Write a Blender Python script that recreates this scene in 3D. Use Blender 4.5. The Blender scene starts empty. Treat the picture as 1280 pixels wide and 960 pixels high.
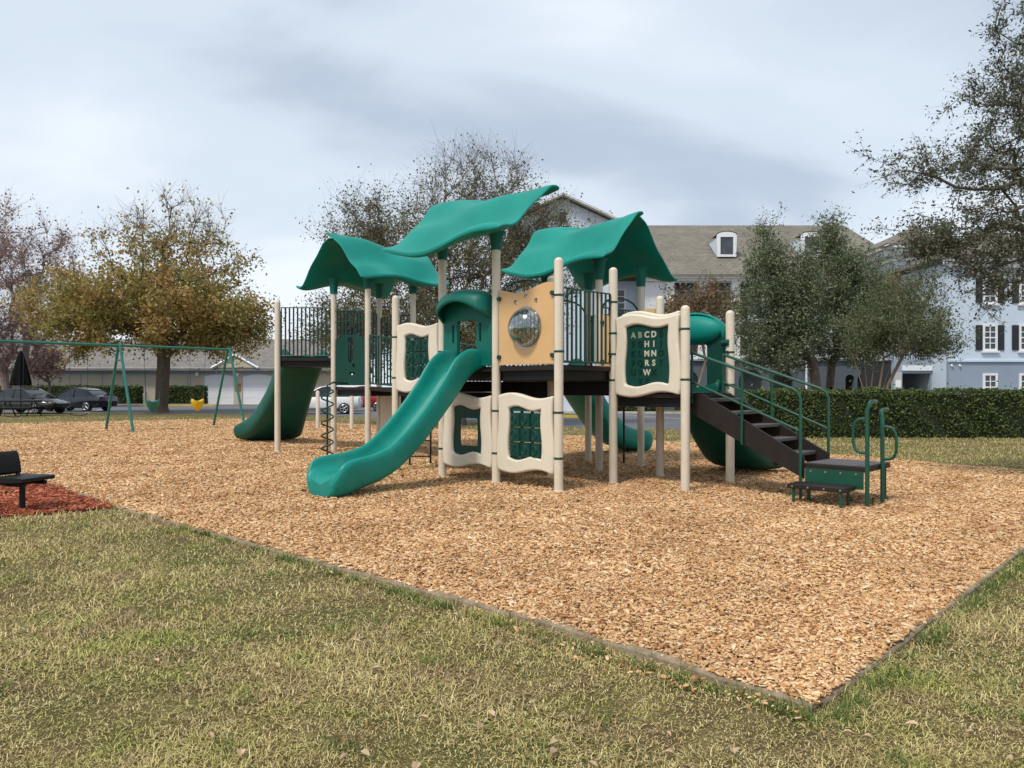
import bpy, math, random
import numpy as np
from mathutils import Vector, Matrix
from mathutils.geometry import tessellate_polygon

SC = bpy.context.scene
COL = SC.collection
PI = math.pi
R = math.radians
random.seed(7)
RNG = np.random.default_rng(11)

# ------------------------------------------------------------------ camera, sky, sun, exposure
CAM_H = 1.5
cam_d = bpy.data.cameras.new('camera')
cam = bpy.data.objects.new('camera', cam_d)
COL.objects.link(cam)
cam.location = (0, 0, CAM_H)
cam.rotation_euler = (R(90), 0, 0)
cam_d.sensor_width = 36.0
cam_d.lens = 27.0
cam_d.shift_y = 5.0 / 1280.0
cam_d.clip_end = 3000.0
cam_d.clip_start = 0.05
SC.camera = cam

SUN_EL, SUN_AZ = 55.0, -138.0          # azimuth measured from +Y towards +X
world = bpy.data.worlds.new('World')
SC.world = world
world.use_nodes = True
wn, wl = world.node_tree.nodes, world.node_tree.links
wn.clear()
w_out = wn.new('ShaderNodeOutputWorld')
w_bg = wn.new('ShaderNodeBackground')
w_bg.inputs['Strength'].default_value = 0.1
w_sky = wn.new('ShaderNodeTexSky')
w_sky.sky_type = 'NISHITA'
w_sky.sun_disc = False
w_sky.sun_elevation = R(SUN_EL)
w_sky.sun_rotation = R(SUN_AZ)
w_tc = wn.new('ShaderNodeTexCoord')
w_sep = wn.new('ShaderNodeSeparateXYZ')
wl.new(w_tc.outputs['Generated'], w_sep.inputs[0])


def wmath(op, a, b=None):
    n = wn.new('ShaderNodeMath')
    n.operation = op
    for i, v in enumerate((a, b)):
        if v is None:
            continue
        if isinstance(v, (int, float)):
            n.inputs[i].default_value = v
        else:
            wl.new(v, n.inputs[i])
    return n.outputs[0]


w_zz = wmath('MAXIMUM', w_sep.outputs[2], 0.0)
w_den = wmath('ADD', w_zz, 0.22)
w_px = wmath('DIVIDE', w_sep.outputs[0], w_den)
w_py = wmath('DIVIDE', w_sep.outputs[1], w_den)
w_cmb = wn.new('ShaderNodeCombineXYZ')
wl.new(w_px, w_cmb.inputs[0])
wl.new(w_py, w_cmb.inputs[1])


def wnoise(scale, detail, rough, off):
    mp = wn.new('ShaderNodeMapping')
    mp.inputs['Location'].default_value = off
    mp.inputs['Scale'].default_value = (0.9, 1.15, 1.0)
    wl.new(w_cmb.outputs[0], mp.inputs[0])
    n = wn.new('ShaderNodeTexNoise')
    n.inputs['Scale'].default_value = scale
    n.inputs['Detail'].default_value = detail
    n.inputs['Roughness'].default_value = rough
    n.inputs['Distortion'].default_value = 0.5
    wl.new(mp.outputs[0], n.inputs['Vector'])
    return n.outputs['Fac']


w_n1 = wnoise(0.62, 3.0, 0.45, (3.3, 1.7, 0))
w_n2 = wnoise(1.7, 6.0, 0.55, (4.1, 2.2, 0))
w_mix = wmath('ADD', wmath('MULTIPLY', w_n1, 0.78), wmath('MULTIPLY', w_n2, 0.22))
w_ramp = wn.new('ShaderNodeValToRGB')
w_hor = wmath('MULTIPLY', wmath('POWER', wmath('SUBTRACT', 1.0, wmath('MINIMUM', w_zz, 1.0)), 5.0), 0.115)
w_mix = wmath('ADD', wmath('SUBTRACT', w_mix, 0.055), w_hor)
wl.new(w_mix, w_ramp.inputs[0])
cr = w_ramp.color_ramp
cr.interpolation = 'EASE'
cr.elements[0].position = 0.36
cr.elements[0].color = (2.75, 3.2, 3.85, 1)
cr.elements[1].position = 0.62
cr.elements[1].color = (4.85, 5.2, 5.6, 1)
e = cr.elements.new(0.48)
e.color = (3.85, 4.3, 4.85, 1)
w_mixc = wn.new('ShaderNodeMix')
w_mixc.data_type = 'RGBA'
w_mixc.inputs['Factor'].default_value = 0.93
wl.new(w_sky.outputs[0], w_mixc.inputs['A'])
wl.new(w_ramp.outputs[0], w_mixc.inputs['B'])
wl.new(w_mixc.outputs['Result'], w_bg.inputs['Color'])
wl.new(w_bg.outputs[0], w_out.inputs[0])

sun_d = bpy.data.lights.new('sun', 'SUN')
sun_d.energy = 1.5
sun_d.angle = R(11)
sun_d.color = (1.0, 0.95, 0.87)
sun = bpy.data.objects.new('sun', sun_d)
COL.objects.link(sun)
_a = R(SUN_AZ)
_sd = Vector((math.sin(_a) * math.cos(R(SUN_EL)), math.cos(_a) * math.cos(R(SUN_EL)), math.sin(R(SUN_EL))))
sun.rotation_euler = _sd.to_track_quat('Z', 'Y').to_euler()
sun.location = (0, 0, 40)

SC.view_settings.view_transform = 'Standard'
SC.view_settings.look = 'None'
SC.view_settings.gamma = 1.0
SC.view_settings.exposure = 0.94
SC.view_settings.use_curve_mapping = False
SC.render.engine = 'CYCLES'
SC.cycles.max_bounces = 6
SC.cycles.transparent_max_bounces = 6
SC.cycles.use_denoising = True


# ------------------------------------------------------------------ helpers
def at(px, py, Y):
    """point at depth Y seen at photo pixel (px, py) of the 1280x960 photograph"""
    return Vector(((px - 640) / 960.0 * Y, Y, CAM_H - (py - 485) / 960.0 * Y))


def tag(o, label=None, cat=None, group=None, kind=None):
    if label:
        o['label'] = label
    if cat:
        o['category'] = cat
    if group:
        o['group'] = group
    if kind:
        o['kind'] = kind
    return o


def empty(name, loc=(0, 0, 0), rz=0.0):
    o = bpy.data.objects.new(name, None)
    o.empty_display_size = 0.2
    o.location = loc
    o.rotation_euler = (0, 0, rz)
    COL.objects.link(o)
    return o


class Fr:
    """local frame of a panel: s along p0->p1, n towards its front, z up"""

    def __init__(self, p0, p1=None, z0=0.0, ang=None):
        self.o = Vector((p0[0], p0[1], z0))
        if p1 is not None:
            d = Vector((p1[0] - p0[0], p1[1] - p0[1], 0))
            self.L = d.length
            d.normalize()
        else:
            d = Vector((math.cos(ang), math.sin(ang), 0))
            self.L = 1
        self.s = d
        self.n = Vector((d.y, -d.x, 0))

    def __call__(self, s, n, z):
        return self.o + self.s * s + self.n * n + Vector((0, 0, z))


def ident(x, y, z):
    return Vector((x, y, z))


class MB:
    def __init__(self, fr=None):
        self.v = []
        self.f = []
        self.fr = fr or ident

    def add(self, pts, faces):
        b = len(self.v)
        self.v += [self.fr(*p) for p in pts]
        self.f += [[b + i for i in f] for f in faces]

    def box(self, c, sz):
        x, y, z = c
        a, b, d = sz[0] / 2, sz[1] / 2, sz[2] / 2
        p = [(x - a, y - b, z - d), (x + a, y - b, z - d), (x + a, y + b, z - d), (x - a, y + b, z - d),
             (x - a, y - b, z + d), (x + a, y - b, z + d), (x + a, y + b, z + d), (x - a, y + b, z + d)]
        self.add(p, [(0, 3, 2, 1), (4, 5, 6, 7), (0, 1, 5, 4), (1, 2, 6, 5), (2, 3, 7, 6), (3, 0, 4, 7)])

    def tube(self, pts, r, n=8, cap=True):
        pts = [Vector(p) for p in pts]
        rr = r if isinstance(r, (list, tuple)) else [r] * len(pts)
        rings = []
        up = None
        for i, p in enumerate(pts):
            t = (pts[min(i + 1, len(pts) - 1)] - pts[max(i - 1, 0)])
            if t.length < 1e-9:
                t = Vector((0, 0, 1))
            t.normalize()
            if up is None:
                up = Vector((0, 0, 1)) if abs(t.z) < 0.9 else Vector((1, 0, 0))
            a = t.cross(up)
            if a.length < 1e-6:
                a = t.orthogonal()
            a.normalize()
            up = a.cross(t)
            rings.append([p + (a * math.cos(2 * PI * k / n) + up * math.sin(2 * PI * k / n)) * rr[i] for k in range(n)])
        v = [q for ring in rings for q in ring]
        f = []
        for i in range(len(pts) - 1):
            for k in range(n):
                f.append((i * n + k, i * n + (k + 1) % n, (i + 1) * n + (k + 1) % n, (i + 1) * n + k))
        if cap:
            f.append(tuple(range(n))[::-1])
            f.append(tuple((len(pts) - 1) * n + k for k in range(n)))
        self.add([tuple(q) for q in v], f)

    def lathe(self, prof, n=16, c=(0, 0, 0)):
        v, f = [], []
        for r, z in prof:
            for k in range(n):
                v.append((c[0] + r * math.cos(2 * PI * k / n), c[1] + r * math.sin(2 * PI * k / n), c[2] + z))
        for i in range(len(prof) - 1):
            for k in range(n):
                f.append((i * n + k, i * n + (k + 1) % n, (i + 1) * n + (k + 1) % n, (i + 1) * n + k))
        f.append(tuple(range(n))[::-1])
        f.append(tuple((len(prof) - 1) * n + k for k in range(n)))
        self.add(v, f)

    def ring_plate(self, outer, inner, n0, n1):
        """frame between two loops of equal length in the s-z plane, from n0 to n1"""
        N = len(outer)
        v = [(s, n1, z) for s, z in outer] + [(s, n1, z) for s, z in inner] + \
            [(s, n0, z) for s, z in outer] + [(s, n0, z) for s, z in inner]
        f = []
        for i in range(N):
            j = (i + 1) % N
            f += [(i, j, N + j, N + i), (2 * N + j, 2 * N + i, 3 * N + i, 3 * N + j),
                  (j, i, 2 * N + i, 2 * N + j), (N + i, N + j, 3 * N + j, 3 * N + i)]
        self.add(v, f)

    def plate(self, outer, holes, n0, n1):
        """flat plate in the s-z plane with holes"""
        loops = [outer] + list(holes)
        flat = [q for lp in loops for q in lp]
        tri = tessellate_polygon([[Vector((q[0], q[1], 0)) for q in lp] for lp in loops])
        N = len(flat)
        v = [(s, n1, z) for s, z in flat] + [(s, n0, z) for s, z in flat]
        f = [tuple(t) for t in tri] + [tuple(N + i for i in reversed(t)) for t in tri]
        b = 0
        for lp in loops:
            m = len(lp)
            for i in range(m):
                j = (i + 1) % m
                f.append((b + i, b + j, N + b + j, N + b + i))
            b += m
        self.add(v, f)

    def build(self, name, mat, parent=None, smooth=True, bevel=0.0, seg=2, angle=35):
        me = bpy.data.meshes.new(name)
        me.from_pydata([tuple(p) for p in self.v], [], self.f)
        return finish(me, name, mat, parent, smooth, bevel, seg, angle)


def finish(me, name, mat, parent=None, smooth=True, bevel=0.0, seg=2, angle=35, recalc=True):
    if recalc:
        import bmesh
        bm = bmesh.new()
        bm.from_mesh(me)
        bmesh.ops.recalc_face_normals(bm, faces=bm.faces)
        bm.to_mesh(me)
        bm.free()
    if mat:
        me.materials.append(mat)
    if smooth:
        me.polygons.foreach_set('use_smooth', [True] * len(me.polygons))
        try:
            me.set_sharp_from_angle(angle=R(angle))
        except Exception:
            pass
    me.update()
    o = bpy.data.objects.new(name, me)
    COL.objects.link(o)
    if parent:
        o.parent = parent
        o.matrix_parent_inverse = world_of(parent).inverted()
    if bevel > 0:
        m = o.modifiers.new('bevel', 'BEVEL')
        m.width = bevel
        m.segments = seg
        m.limit_method = 'ANGLE'
        m.angle_limit = R(40)
    return o


def world_of(o):
    m = Matrix.LocRotScale(o.location, o.rotation_euler, o.scale)
    if o.parent:
        m = world_of(o.parent) @ o.matrix_parent_inverse @ m
    return m


def np_mesh(name, verts, faces, mat, parent=None, smooth=False):
    verts = np.ascontiguousarray(verts, dtype=np.float32)
    faces = np.ascontiguousarray(faces, dtype=np.int32)
    me = bpy.data.meshes.new(name)
    k = faces.shape[1]
    me.vertices.add(len(verts))
    me.vertices.foreach_set('co', verts.ravel())
    me.loops.add(faces.size)
    me.loops.foreach_set('vertex_index', faces.ravel())
    me.polygons.add(len(faces))
    me.polygons.foreach_set('loop_start', np.arange(0, faces.size, k, dtype=np.int32))
    me.polygons.foreach_set('loop_total', np.full(len(faces), k, dtype=np.int32))
    me.update(calc_edges=True)
    return finish(me, name, mat, parent, smooth, recalc=False, angle=180)


# ------------------------------------------------------------------ materials
class NT:
    def __init__(self, name):
        self.m = bpy.data.materials.new(name)
        self.m.use_nodes = True
        self.n = self.m.node_tree.nodes
        self.l = self.m.node_tree.links
        self.p = self.n['Principled BSDF']
        self.co = self.n.new('ShaderNodeNewGeometry')

    def pos(self):
        return self.co.outputs['Position']

    def island(self):
        return self.co.outputs['Random Per Island']

    def noise(self, scale, detail=4, rough=0.55, vec=None, stretch=None):
        t = self.n.new('ShaderNodeTexNoise')
        t.inputs['Scale'].default_value = scale
        t.inputs['Detail'].default_value = detail
        t.inputs['Roughness'].default_value = rough
        v = vec or self.pos()
        if stretch:
            mp = self.n.new('ShaderNodeMapping')
            mp.inputs['Scale'].default_value = stretch
            self.l.new(v, mp.inputs[0])
            v = mp.outputs[0]
        self.l.new(v, t.inputs['Vector'])
        return t.outputs['Fac']

    def ramp(self, fac, stops):
        r = self.n.new('ShaderNodeValToRGB')
        c = r.color_ramp
        while len(c.elements) < len(stops):
            c.elements.new(0.5)
        for el, (p, col) in zip(c.elements, stops):
            el.position = p
            el.color = (*col, 1)
        self.l.new(fac, r.inputs[0])
        return r.outputs[0]

    def mix(self, fac, a, b, mode='MIX'):
        x = self.n.new('ShaderNodeMix')
        x.data_type = 'RGBA'
        x.blend_type = mode
        for key, v in (('Factor', fac), ('A', a), ('B', b)):
            if isinstance(v, (int, float)):
                x.inputs[key].default_value = v
            elif isinstance(v, tuple):
                x.inputs[key].default_value = (*v, 1)
            else:
                self.l.new(v, x.inputs[key])
        return x.outputs['Result']

    def math(self, op, a, b=0.0):
        x = self.n.new('ShaderNodeMath')
        x.operation = op
        for i, v in enumerate((a, b)):
            if isinstance(v, (int, float)):
                x.inputs[i].default_value = v
            else:
                self.l.new(v, x.inputs[i])
        return x.outputs[0]

    def bump(self, h, strength=0.3, dist=0.02):
        b = self.n.new('ShaderNodeBump')
        b.inputs['Strength'].default_value = strength
        b.inputs['Distance'].default_value = dist
        self.l.new(h, b.inputs['Height'])
        self.l.new(b.outputs[0], self.p.inputs['Normal'])

    def col(self, c):
        if isinstance(c, tuple):
            self.p.inputs['Base Color'].default_value = (*c, 1)
        else:
            self.l.new(c, self.p.inputs['Base Color'])

    def rough(self, r):
        if isinstance(r, (int, float)):
            self.p.inputs['Roughness'].default_value = r
        else:
            self.l.new(r, self.p.inputs['Roughness'])


def mul(c, k):
    return tuple(x * k for x in c)


def surf(name, col, rough=0.5, var=0.12, scale=3.0, bump=0.0, bscale=60.0, metal=0.0, spec=0.5, dirt=None):
    t = NT(name)
    f = t.noise(scale, 5, 0.6)
    c = t.ramp(f, [(0.3, mul(col, 1 - var)), (0.7, mul(col, 1 + var))])
    if dirt:
        d = t.noise(scale * 2.3, 6, 0.7)
        m = t.ramp(d, [(0.5, (0, 0, 0)), (0.75, (dirt[1],) * 3)])
        c = t.mix(m, c, dirt[0])
    t.col(c)
    rr = t.noise(scale * 4, 3, 0.6)
    t.rough(t.math('ADD', t.math('MULTIPLY', rr, 0.2), rough - 0.1))
    t.p.inputs['Metallic'].default_value = metal
    t.p.inputs['Specular IOR Level'].default_value = spec
    if bump:
        t.bump(t.noise(bscale, 4, 0.6), bump, 0.01)
    return t.m


M = {}
M['teal'] = surf('teal_plastic', (0.001, 0.24, 0.192), 0.5, 0.16, 1.1, 0.06, 200, spec=0.28, dirt=((0.03, 0.3, 0.24), 0.25))
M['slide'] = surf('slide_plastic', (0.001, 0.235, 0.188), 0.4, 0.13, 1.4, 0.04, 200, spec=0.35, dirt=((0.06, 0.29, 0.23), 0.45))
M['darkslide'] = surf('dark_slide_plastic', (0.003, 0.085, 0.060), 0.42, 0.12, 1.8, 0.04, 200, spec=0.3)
M['hood'] = surf('hood_plastic', (0.002, 0.125, 0.095), 0.48, 0.10, 2.0, 0.05, 200, spec=0.3)
M['hdpe'] = surf('dark_green_board', (0.003, 0.050, 0.036), 0.5, 0.12, 4.0, 0.08, 160, spec=0.3)
M['deckgreen'] = surf('shadow_green_board', (0.002, 0.026, 0.019), 0.6, 0.1, 4.0, spec=0.2)
M['paleletter'] = surf('lit_cream_letter', (0.52, 0.48, 0.38), 0.6, 0.12, 12.0)  # cream inlay colour stands in for light showing through cut-out letters
M['dimletter'] = surf('half_lit_letter', (0.24, 0.27, 0.21), 0.6, 0.2, 14.0)  # greyer inlay colour where less light shows through
M['rail'] = surf('green_powdercoat', (0.004, 0.070, 0.040), 0.35, 0.08, 6.0)
M['darkrail'] = surf('dark_green_powdercoat', (0.004, 0.052, 0.040), 0.38, 0.08, 6.0)
M['swing'] = surf('swing_green_paint', (0.012, 0.15, 0.11), 0.42, 0.15, 4.0)
M['post'] = surf('beige_powdercoat', (0.70, 0.61, 0.48), 0.42, 0.05, 2.5, 0.0, dirt=((0.42, 0.33, 0.22), 0.25))
M['cream'] = surf('cream_plastic', (0.74, 0.66, 0.53), 0.5, 0.05, 2.2, 0.04, 150, dirt=((0.48, 0.40, 0.28), 0.25))
M['tan'] = surf('tan_board', (0.68, 0.42, 0.19), 0.45, 0.05, 3.0, 0.05, 150)
M['deck'] = surf('brown_vinyl_coating', (0.020, 0.0145, 0.0125), 0.55, 0.2, 6.0, 0.15, 120, spec=0.3)
M['tread'] = surf('worn_deck_top', (0.085, 0.078, 0.074), 0.6, 0.25, 7.0, 0.25, 90)
M['black'] = surf('black_coating', (0.008, 0.008, 0.009), 0.5, 0.2, 8.0, 0.1, 100, spec=0.3)
M['steel'] = surf('galvanised_steel', (0.45, 0.45, 0.45), 0.38, 0.1, 20.0, metal=0.9)
M['canvas'] = surf('black_canvas', (0.008, 0.008, 0.009), 0.9, 0.3, 4.0, spec=0.1)
M['yellow'] = surf('yellow_plastic', (0.75, 0.46, 0.01), 0.45, 0.06, 6.0)
M['timber'] = None
M['paleblue'] = surf('very_pale_stucco', (0.60, 0.66, 0.73), 0.85, 0.04, 0.5, 0.2, 25)
M['white'] = surf('white_trim_paint', (0.78, 0.78, 0.78), 0.5, 0.04, 1.0)
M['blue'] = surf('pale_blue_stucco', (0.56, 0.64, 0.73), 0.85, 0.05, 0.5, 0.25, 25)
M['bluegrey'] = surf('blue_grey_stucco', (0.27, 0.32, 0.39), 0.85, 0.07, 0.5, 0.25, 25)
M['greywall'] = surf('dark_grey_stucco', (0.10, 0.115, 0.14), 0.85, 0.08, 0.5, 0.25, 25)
M['brick'] = surf('red_brick', (0.36, 0.13, 0.08), 0.85, 0.3, 3.0, 0.3, 20)
M['shutter'] = surf('black_shutter', (0.016, 0.018, 0.022), 0.5, 0.1, 3.0)
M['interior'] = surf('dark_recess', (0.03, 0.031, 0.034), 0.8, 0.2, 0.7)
M['tanwall'] = surf('tan_siding', (0.50, 0.45, 0.35), 0.8, 0.05, 0.6)
M['garage'] = surf('white_garage_door', (0.80, 0.80, 0.82), 0.5, 0.03, 1.0)
M['kerb'] = surf('pale_concrete', (0.46, 0.44, 0.41), 0.85, 0.15, 2.0, 0.2, 40)
M['yellowkerb'] = surf('yellow_kerb_paint', (0.62, 0.44, 0.04), 0.7, 0.15, 2.0)
M['line'] = surf('white_road_paint', (0.62, 0.62, 0.6), 0.7, 0.15, 3.0)
M['tyre'] = surf('tyre_rubber', (0.012, 0.012, 0.012), 0.75, 0.2, 10.0)
M['rim'] = surf('alloy_rim', (0.42, 0.42, 0.43), 0.35, 0.1, 10.0, metal=0.7)
M['glass'] = surf('car_glass', (0.02, 0.024, 0.028), 0.08, 0.1, 3.0)
M['winglass'] = surf('window_glass', (0.05, 0.06, 0.07), 0.08, 0.4, 0.9)
M['bark'] = surf('grey_brown_bark', (0.11, 0.082, 0.06), 0.9, 0.35, 5.0, 0.5, 30)
M['palebark'] = surf('smooth_tan_bark', (0.27, 0.20, 0.14), 0.8, 0.25, 4.0, 0.3, 20)
M['pinktwig'] = surf('pinkish_twig_bark', (0.26, 0.19, 0.17), 0.9, 0.2, 3.0)
M['twig'] = surf('grey_twig_bark', (0.13, 0.10, 0.085), 0.9, 0.3, 3.0)


def timber_mat():
    t = NT('weathered_timber')
    g = t.noise(9, 6, 0.7, stretch=(1, 1, 1))
    f = t.noise(55, 4, 0.7)
    c = t.ramp(g, [(0.3, (0.11, 0.08, 0.05)), (0.52, (0.29, 0.225, 0.15)), (0.75, (0.50, 0.41, 0.29))])
    c = t.mix(0.35, c, t.ramp(f, [(0.3, (0.08, 0.058, 0.036)), (0.7, (0.50, 0.41, 0.29))]))
    t.col(c)
    t.rough(0.95)
    t.p.inputs['Specular IOR Level'].default_value = 0.08
    t.bump(f, 0.6, 0.01)
    return t.m


def grass_ground():
    t = NT('dormant_lawn')
    big = t.noise(0.55, 5, 0.6)
    mid = t.noise(4.0, 5, 0.7)
    fine = t.noise(60, 4, 0.75)
    a = t.ramp(mid, [(0.3, (0.13, 0.09, 0.045)), (0.5, (0.19, 0.145, 0.065)), (0.72, (0.30, 0.24, 0.115))])
    b = t.ramp(mid, [(0.3, (0.08, 0.09, 0.028)), (0.7, (0.16, 0.165, 0.05))])
    m = t.ramp(big, [(0.42, (0, 0, 0)), (0.62, (1, 1, 1))])
    c = t.mix(m, a, b)
    c = t.mix(0.65, c, t.ramp(fine, [(0.3, (0.35, 0.33, 0.3)), (0.5, (0.9, 0.9, 0.88)), (0.72, (1.5, 1.45, 1.3))]), 'MULTIPLY')
    t.col(c)
    t.rough(0.95)
    t.p.inputs['Specular IOR Level'].default_value = 0.1
    t.bump(fine, 0.8, 0.03)
    return t.m


def blade_mat():
    t = NT('grass_blades')
    big = t.noise(0.8, 4, 0.6)
    med = t.noise(3.2, 4, 0.6)
    dry = t.ramp(t.island(), [(0.0, (0.246, 0.161, 0.063)), (0.3, (0.457, 0.341, 0.133)), (0.6, (0.617, 0.508, 0.215)),
                              (0.85, (0.800, 0.705, 0.371)), (1.0, (0.371, 0.224, 0.105))])
    grn = t.ramp(t.island(), [(0.0, (0.099, 0.161, 0.026)), (0.35, (0.246, 0.297, 0.059)), (0.7, (0.470, 0.446, 0.116)), (1.0, (0.667, 0.569, 0.244))])
    s = t.math('ADD', t.math('MULTIPLY', big, 0.55), t.math('MULTIPLY', med, 0.45))
    m = t.ramp(t.math('ADD', s, t.math('MULTIPLY', t.math('SUBTRACT', t.island(), 0.5), 0.12)), [(0.47, (0, 0, 0)), (0.64, (1, 1, 1))])
    pt = t.noise(1.7, 5, 0.65)
    dead = t.ramp(t.island(), [(0.0, (0.185, 0.111, 0.052)), (0.5, (0.408, 0.266, 0.133)), (1.0, (0.679, 0.532, 0.301))])
    md = t.ramp(pt, [(0.50, (0, 0, 0)), (0.66, (1, 1, 1))])
    c = t.mix(md, t.mix(m, dry, grn), dead)
    t.col(c)
    t.rough(0.7)
    t.p.inputs['Specular IOR Level'].default_value = 0.25
    return t.m


def chip_mat(name, stops, rough=0.85):
    t = NT(name)
    c = t.ramp(t.island(), stops)
    g = t.noise(0.9, 4, 0.6)
    c = t.mix(1.0, c, t.ramp(g, [(0.3, (0.76, 0.68, 0.61)), (0.7, (1.10, 1.06, 1.01))]), 'MULTIPLY')
    t.col(c)
    t.rough(rough)
    t.p.inputs['Specular IOR Level'].default_value = 0.2
    return t.m


CHIPS = [(0.0, (0.21, 0.095, 0.042)), (0.10, (0.42, 0.21, 0.09)), (0.28, (0.60, 0.355, 0.16)), (0.52, (0.72, 0.475, 0.25)),
         (0.76, (0.80, 0.585, 0.345)), (0.92, (0.85, 0.70, 0.48)), (1.0, (0.52, 0.21, 0.08))]
REDS = [(0.0, (0.14, 0.03, 0.016)), (0.4, (0.29, 0.068, 0.032)), (0.75, (0.42, 0.12, 0.06)), (1.0, (0.52, 0.24, 0.15))]


def mulch_ground(name, stops, scale=30):
    t = NT(name)
    v = t.n.new('ShaderNodeTexVoronoi')
    v.inputs['Scale'].default_value = scale
    v.inputs['Randomness'].default_value = 1.0
    w = t.n.new('ShaderNodeMapping')
    w.inputs['Scale'].default_value = (0.7, 1.0, 1.0)
    w.inputs['Rotation'].default_value = (0, 0, 0.7)
    t.l.new(t.pos(), w.inputs[0])
    t.l.new(w.outputs[0], v.inputs['Vector'])
    sp = t.n.new('ShaderNodeSeparateColor')
    t.l.new(v.outputs['Color'], sp.inputs[0])
    c = t.ramp(sp.outputs[0], [(p, mul(c, 0.8)) for p, c in stops])
    g = t.noise(0.9, 4, 0.6)
    c = t.mix(1.0, c, t.ramp(g, [(0.3, (0.76, 0.68, 0.61)), (0.7, (1.10, 1.06, 1.01))]), 'MULTIPLY')
    t.col(c)
    t.rough(0.95)
    t.p.inputs['Specular IOR Level'].default_value = 0.15
    t.bump(t.math('ADD', sp.outputs[1], t.noise(80, 3, 0.6)), 0.9, 0.025)
    return t.m


def asphalt_mat():
    t = NT('asphalt')
    a = t.noise(0.35, 5, 0.6)
    b = t.noise(70, 3, 0.7)
    c = t.ramp(a, [(0.3, (0.085, 0.09, 0.10)), (0.7, (0.15, 0.155, 0.165))])
    t.col(t.mix(0.3, c, t.ramp(b, [(0.3, (0.05, 0.05, 0.055)), (0.7, (0.22, 0.22, 0.23))])))
    t.rough(0.9)
    t.bump(b, 0.4, 0.01)
    return t.m


def leaf_mat(name, stops, patch=None, pscale=0.5, trans=0.25):
    t = NT(name)
    c = t.ramp(t.island(), stops)
    if patch:
        n = t.noise(pscale, 4, 0.65)
        m = t.ramp(n, [(0.45, (0, 0, 0)), (0.62, (1, 1, 1))])
        c = t.mix(m, c, t.ramp(t.island(), patch))
    t.col(c)
    t.rough(0.6)
    t.p.inputs['Specular IOR Level'].default_value = 0.3
    # light coming through the thin leaf
    tr = t.n.new('ShaderNodeBsdfTranslucent')
    if isinstance(c, tuple):
        tr.inputs['Color'].default_value = (*c, 1)
    else:
        t.l.new(c, tr.inputs['Color'])
    mx = t.n.new('ShaderNodeMixShader')
    mx.inputs[0].default_value = trans
    t.l.new(t.p.outputs[0], mx.inputs[1])
    t.l.new(tr.outputs[0], mx.inputs[2])
    out = t.n['Material Output']
    t.l.new(mx.outputs[0], out.inputs[0])
    return t.m


def shingle_mat(name, col):
    t = NT(name)
    b = t.n.new('ShaderNodeTexBrick')
    b.inputs['Scale'].default_value = 1.0
    b.inputs['Brick Width'].default_value = 0.33
    b.inputs['Row Height'].default_value = 0.14
    b.inputs['Mortar Size'].default_value = 0.02
    b.inputs['Color1'].default_value = (*mul(col, 0.86), 1)
    b.inputs['Color2'].default_value = (*mul(col, 1.14), 1)
    b.inputs['Mortar'].default_value = (*mul(col, 0.72), 1)
    mp = t.n.new('ShaderNodeMapping')
    mp.inputs['Rotation'].default_value = (R(90), 0, 0)
    t.l.new(t.pos(), mp.inputs[0])
    t.l.new(mp.outputs[0], b.inputs['Vector'])
    n = t.noise(0.6, 5, 0.65)
    c = t.mix(1.0, b.outputs['Color'], t.ramp(n, [(0.3, (0.85, 0.85, 0.86)), (0.7, (1.12, 1.1, 1.06))]), 'MULTIPLY')
    n2 = t.noise(14, 3, 0.7)
    c = t.mix(0.6, c, t.ramp(n2, [(0.3, (0.7, 0.7, 0.7)), (0.7, (1.3, 1.3, 1.28))]), 'MULTIPLY')
    t.col(c)
    t.rough(0.95)
    t.p.inputs['Specular IOR Level'].default_value = 0.15
    return t.m


def car_paint(name, col, rough=0.25):
    t = NT(name)
    t.col(col)
    t.rough(rough)
    t.p.inputs['Coat Weight'].default_value = 0.6
    t.p.inputs['Coat Roughness'].default_value = 0.06
    return t.m


def bubble_mat():
    t = NT('clear_acrylic')
    gl = t.n.new('ShaderNodeBsdfGlossy')
    gl.inputs['Roughness'].default_value = 0.14
    tr = t.n.new('ShaderNodeBsdfTransparent')
    tr.inputs['Color'].default_value = (0.86, 0.9, 0.9, 1)
    lw = t.n.new('ShaderNodeLayerWeight')
    lw.inputs['Blend'].default_value = 0.45
    f = t.math('ADD', t.math('MULTIPLY', lw.outputs['Facing'], 0.45), 0.12)
    mx = t.n.new('ShaderNodeMixShader')
    t.l.new(f, mx.inputs[0])
    t.l.new(tr.outputs[0], mx.inputs[1])
    t.l.new(gl.outputs[0], mx.inputs[2])
    t.l.new(mx.outputs[0], t.n['Material Output'].inputs[0])
    return t.m


M['timber'] = timber_mat()
M['lawn'] = grass_ground()
M['blade'] = blade_mat()
M['tuft'] = leaf_mat('fresh_grass', [(0, (0.06, 0.11, 0.02)), (0.5, (0.13, 0.19, 0.04)), (0.85, (0.24, 0.28, 0.07)), (1, (0.42, 0.36, 0.15))], trans=.2)
M['chip'] = chip_mat('wood_chip', CHIPS)
M['redchip'] = chip_mat('red_mulch_chip', REDS)
M['mulch'] = mulch_ground('wood_chip_bed', CHIPS, 30)
M['redmulch'] = mulch_ground('red_mulch_bed', REDS, 34)
M['asphalt'] = asphalt_mat()
M['shingle'] = shingle_mat('tan_shingle', (0.215, 0.195, 0.165))
M['greyshingle'] = shingle_mat('grey_shingle', (0.23, 0.215, 0.20))
M['bubble'] = bubble_mat()
M['litter'] = surf('dry_leaf', (0.48, 0.35, 0.22), 0.8, 0.3, 8.0)
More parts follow.
